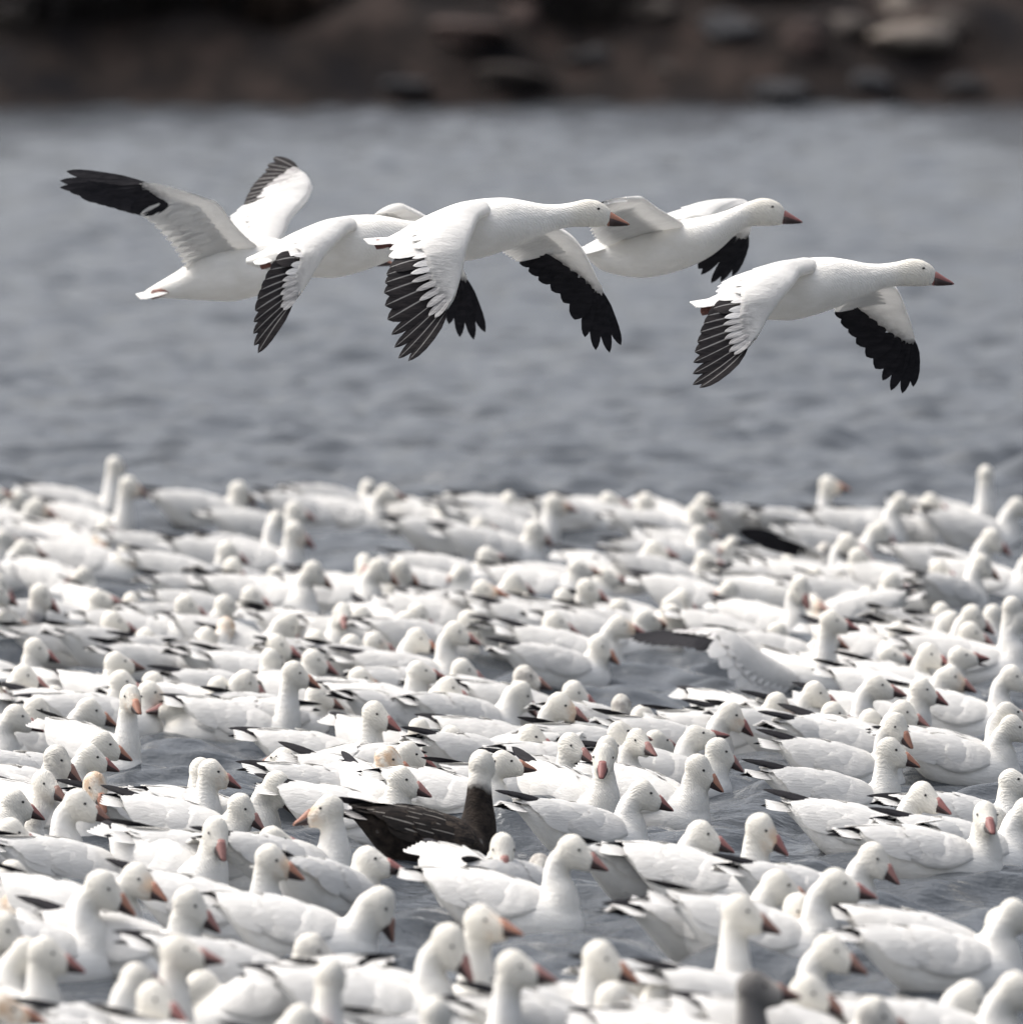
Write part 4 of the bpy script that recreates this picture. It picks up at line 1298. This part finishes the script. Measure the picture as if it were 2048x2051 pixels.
# ------------------------------------------------------------------ the five in flight
TEMPL = [(-440, 66, 78, .012), (-420, 57, 84, .026), (-395, 44, 91, .040), (-365, 25, 97, .055), (-330, 8, 103, .066), (-290, -8, 105, .075), (-262, -15, 105, .078), (-225, -20, 97, .078),
         (-185, -21, 84, .070), (-150, -16, 70, .055), (-113, -9, 55, .041), (-85, -8, 44, .032), (-58, -11, 38, .0275), (-40, -15, 37, .0270), (-24, -18, 37, .0270), (-5, -16, 37, .0260), (10, -9, 36, .0220), (20, -1, 35, .0165), (25, 7, 33, .0110)]
TEMPL1 = [(-440, 85, 93, .012), (-420, 72, 98, .026), (-395, 57, 99, .040), (-365, 38, 101, .055)] + TEMPL[4:]
TEMPL4 = [(-374, 78, 100, .02), (-345, 64, 126, .045), (-300, 52, 139, .066), (-257, 42, 143, .078), (-205, 32, 134, .080), (-160, 24, 119, .074), (-125, 18, 101, .062), (-100, 11, 82, .050),
          (-78, 3, 61, .038), (-58, -5, 46, .031), (-42, -11, 40, .0285), (-24, -16, 39, .0275), (-5, -15, 39, .0262), (10, -9, 38, .022), (20, -1, 36, .0165), (25, 7, 34, .011)]

def flyer(eye, D, templ, label, tail_tip, wings, foot=None, bill=2, bend=None):
    ex, ey = eye
    cx = ex - 230
    root_p = place(cx, ey + 50, D)
    g = empty("flying_goose", root_p)
    bpy.context.view_layer.update()
    inv = g.matrix_world.inverted()
    def w3(px, py, dy):
        return np.array(inv @ Vector(place(px, py, D + dy)))
    S = crom(np.array(templ, float), 64)
    rings = []
    k = F / D
    for dx, t, bt, hw in S:
        c = w3(ex + dx, ey + (t + bt) / 2, 0)
        hh = max(bt - t, 1) / 2 / k
        rings.append(np.stack([np.full(28, c[0]), c[1] + hw * np.cos(np.linspace(0, 6.2832, 28, endpoint=False)), c[2] + hh * np.sin(np.linspace(0, 6.2832, 28, endpoint=False))], -1))
    v, f = loft(rings)
    me = mesh("body", v, f)
    hc = w3(ex - 12, ey + 9, 0)
    hm = Matrix.Translation(Vector(hc))
    set_attrs(me, hm)
    V = np.array(v)
    nk = sstep(ex - 230, ex - 120, (V[:, 0] * k + cx)) * 1.8
    me.attributes["neck"].data.foreach_set("value", nk.astype(np.float32))
    obj("body", me, PL['white'], g)
    # bill
    bl = obj("bill", BILLME[bill], M_BILL[bill], g)
    bl.matrix_local = Matrix.Translation(Vector(w3(ex + 20, ey + 20, 0))) @ Matrix.Rotation(R(4), 4, 'Y') @ Matrix.Diagonal((1.16, 1.05, 1.08, 1)) @ Matrix.Translation((-.033, 0, .004))
    obj("grin_patch", GRINME, M_GRIN, bl)
    for s in (-1, 1):
        e = obj("eye", EYEME, M_EYE, g)
        c = w3(ex, ey, 0)
        e.matrix_local = Matrix.Translation((c[0], s * .0235, c[2])) @ Matrix.Diagonal((1.1, .5, .95, 1))
    # tail
    base = w3(ex + templ[0][0] + 55, ey + templ[0][1] - 6, 0)
    tp = w3(tail_tip[0], tail_tip[1], 0)
    P = []
    for i in range(9):
        a = (i - 4) / 4
        t0 = tp + np.array([.014 * abs(a), .075 * a, -.004 * abs(a)])
        vv_, ff_, ee_ = blade(base + np.array([0, .02 * a, 0]), t0, .036, (0, .2 * a, 1), .02, .0030)
        P.append(([p + np.array([0, 0, -.0012 * abs(i - 4)]) for p in vv_], ff_, ee_))
    tv_, tf_, te_ = merge_blades(P)
    obj("tail", mesh("tail", tv_, tf_, {"edge": te_}), M_WF, g)
    if foot:
        for s in (-1, 1):
            b0 = w3(foot[0][0], foot[0][1], .03 * s); t0 = w3(foot[1][0], foot[1][1], .035 * s)
            leg = loft([b0 + (t0 - b0) * q + rr_ * np.stack([np.zeros(8), np.cos(np.linspace(0, 6.283, 8, endpoint=False)), np.sin(np.linspace(0, 6.283, 8, endpoint=False)) * 1.1], -1) for q, rr_ in ((0, .008), (.35, .007), (.6, .011), (.9, .013), (1, .004))])
            obj("foot", mesh("foot", *leg), M_FOOT, g)
    for wg in wings:
        open_wing(g, D0=D, **wg)
    tag(g, label, "goose", "geese flying over the flock")
    return g

def shift(pts, dx, dy):
    return [(p[0] + dx, p[1] + dy, *p[2:]) for p in pts]

# near and far wing of the two geese caught in the same down-beat
N3 = dict(arm=[(992, 424, -.03), (962, 436, -.14), (948, 465, -.24), (934, 502, -.30)],
          hand=[(934, 502, -.30), (925, 545, -.33), (911, 592, -.36), (886, 635, -.38), (852, 688, -.40), (818, 723, -.41)],
          tips=[(818, 723), (798, 718), (790, 696), (784, 670), (776, 640), (771, 612), (769, 586), (771, 566), (774, 550), (780, 536)], dy_tip=(-.41, -.34),
          trail=[(779, 505, -.30), (790, 476, -.22), (828, 448, -.13), (880, 425, -.03)], fr=(.55, .2), hint=(-.2, -.5, 1), cam=.022)
F3 = dict(arm=[(1085, 440, .03), (1120, 458, .10), (1151, 480, .17), (1172, 508, .23)],
          hand=[(1172, 508, .23), (1188, 540, .27), (1205, 580, .31), (1218, 620, .34), (1230, 660, .36), (1244, 691, .38)],
          tips=[(1244, 691), (1221, 706), (1193, 701), (1171, 675), (1150, 640), (1128, 606), (1104, 582), (1078, 561), (1058, 543), (1040, 527)], dy_tip=(.38, .26),
          trail=[(1018, 514, .20), (1000, 500, .12), (985, 480, .03)], fr=(.52, .1), hint=(.2, .6, 1), cam=.018, pale=False)
N5 = dict(arm=[(1645, 540, -.03), (1606, 549, -.14), (1590, 570, -.24), (1562, 602, -.30)],
          hand=[(1562, 602, -.30), (1536, 640, -.33), (1513, 678, -.36), (1466, 730, -.39), (1430, 758, -.40), (1401, 777, -.41)],
          tips=[(1401, 777), (1387, 771), (1387, 749), (1388, 726), (1391, 705), (1396, 685), (1402, 665), (1409, 648), (1417, 632), (1429, 617)], dy_tip=(-.41, -.34),
          trail=[(1431, 590, -.30), (1444, 566, -.22), (1490, 548, -.13), (1545, 540, -.03)], fr=(.6, .2), hint=(-.2, -.5, 1), cam=.022)
F5 = dict(arm=[(1742, 560, .03), (1775, 566, .10), (1797, 580, .17), (1812, 612, .23)],
          hand=[(1812, 612, .23), (1826, 655, .27), (1832, 700, .31), (1833, 730, .33), (1829, 775, .36)],
          tips=[(1829, 775), (1807, 788), (1784, 782), (1767, 762), (1752, 738), (1734, 714), (1714, 688), (1698, 665), (1683, 646), (1671, 628)], dy_tip=(.36, .26),
          trail=[(1668, 612, .18), (1672, 600, .10), (1660, 585, .02)], fr=(.7, .1), hint=(.2, .6, 1), cam=.018, pale=False)
N2 = dict(arm=[(722, 458, -.03), (702, 460, -.12), (676, 484, -.22), (648, 516, -.28)],
          hand=[(648, 516, -.28), (628, 548, -.31), (608, 580, -.33), (582, 612, -.35), (545, 665, -.37), (517, 707, -.38)],
          tips=[(517, 707), (509, 692), (507, 668), (508, 645), (511, 622), (516, 600), (523, 580), (531, 560), (541, 540), (552, 522)], dy_tip=(-.38, -.33),
          trail=[(556, 502, -.29), (575, 482, -.20), (612, 464, -.12), (650, 455, -.03)], fr=(.5, .2), hint=(-.2, -.5, 1), cam=.020)
F2 = {**F3, 'arm': shift(F3['arm'], -272, -26), 'hand': shift(F3['hand'], -272, -26), 'tips': shift(F3['tips'], -272, -26), 'trail': shift(F3['trail'], -272, -16)}
N1 = dict(arm=[(528, 502, -.03), (500, 482, -.08), (470, 450, -.14), (437, 405, -.20)],
          hand=[(437, 405, -.20), (385, 387, -.22), (324, 370, -.22), (256, 361, -.2), (203, 354, -.18), (133, 342, -.15)],
          tips=[(133, 342), (120, 361), (120, 375), (140, 384), (158, 390), (178, 395), (198, 400), (220, 406), (240, 411), (262, 416)], dy_tip=(-.15, -.22),
          trail=[(300, 443, -.2), (336, 482, -.15), (358, 514, -.09), (372, 545, -.02)], fr=(.62, .15), hint=(-.1, .6, .8), cam=.016, pale=False)
F1 = dict(arm=[(545, 508, .03), (565, 480, .10), (584, 436, .18), (614, 402, .25), (626, 378, .29)],
          hand=[(626, 378, .29), (618, 356, .32), (603, 344, .34), (586, 335, .36), (566, 324, .38), (548, 316, .40)],
          tips=[(548, 316), (536, 330), (531, 340), (525, 350), (516, 360), (507, 370), (500, 380), (495, 390), (491, 398), (488, 407)], dy_tip=(.40, .30),
          trail=[(470, 426, .27), (458, 440, .20), (470, 480, .10), (470, 510, .02)], fr=(.65, .15), hint=(0, -.8, .5), cam=.012)
N4 = dict(arm=[(1372, 452, -.03), (1345, 436, -.14), (1322, 422, -.22), (1292, 399, -.32)],
          hand=[(1292, 399, -.32), (1262, 399, -.42), (1232, 404, -.50), (1205, 410, -.56), (1180, 416, -.60)],
          tips=[(1180, 416), (1178, 420), (1177, 423), (1176, 426), (1175, 430), (1175, 433), (1175, 436), (1175, 439), (1175, 442), (1176, 446)], dy_tip=(-.60, -.34),
          trail=[(1182, 462, -.28), (1194, 482, -.18), (1215, 496, -.03)], fr=(.85, .8), hint=(0, .3, 1), cam=.012, pale=False, top_side=0)
F4 = dict(arm=[(1420, 448, .03), (1440, 428, .12), (1470, 412, .22), (1498, 404, .30)],
          hand=[(1498, 404, .30), (1502, 430, .34), (1500, 460, .38), (1490, 500, .42), (1480, 530, .44), (1467, 554, .46)],
          tips=[(1467, 554), (1443, 565), (1424, 567), (1404, 550), (1398, 538), (1394, 524), (1390, 508), (1385, 490), (1378, 470), (1370, 455)], dy_tip=(.46, .32),
          trail=[(1350, 436, .26), (1335, 428, .18), (1330, 440, .08), (1335, 455, .02)], fr=(.7, .15), hint=(-.1, -.3, 1), cam=.016, pale=False)

flyer((730, 498), 28.9, TEMPL1, "leftmost flying goose with both wings swept up and black wingtips spread", (272, 590), [N1, F1], foot=((352, 580), (300, 591)))
flyer((933, 451), 28.0, TEMPL, "second flying goose from left, head hidden behind the central goose", (503, 521), [N2, F2], foot=((556, 528), (520, 530)))
flyer((1198, 417), 27.1, TEMPL, "central flying goose, nearest and lowest wing stroke, orange-pink bill with black edge", (728, 480), [N3, F3], foot=((790, 490), (750, 489)), bill=2)
flyer((1546, 413), 28.2, TEMPL4, "flying goose right of centre with pale belly, partly behind the central goose", (1150, 500), [N4, F4], bill=1)
flyer((1848, 536), 27.3, TEMPL, "rightmost flying goose, lower than the others, wings bent downward", (1381, 606), [N5, F5], foot=((1440, 620), (1402, 622)), bill=1)
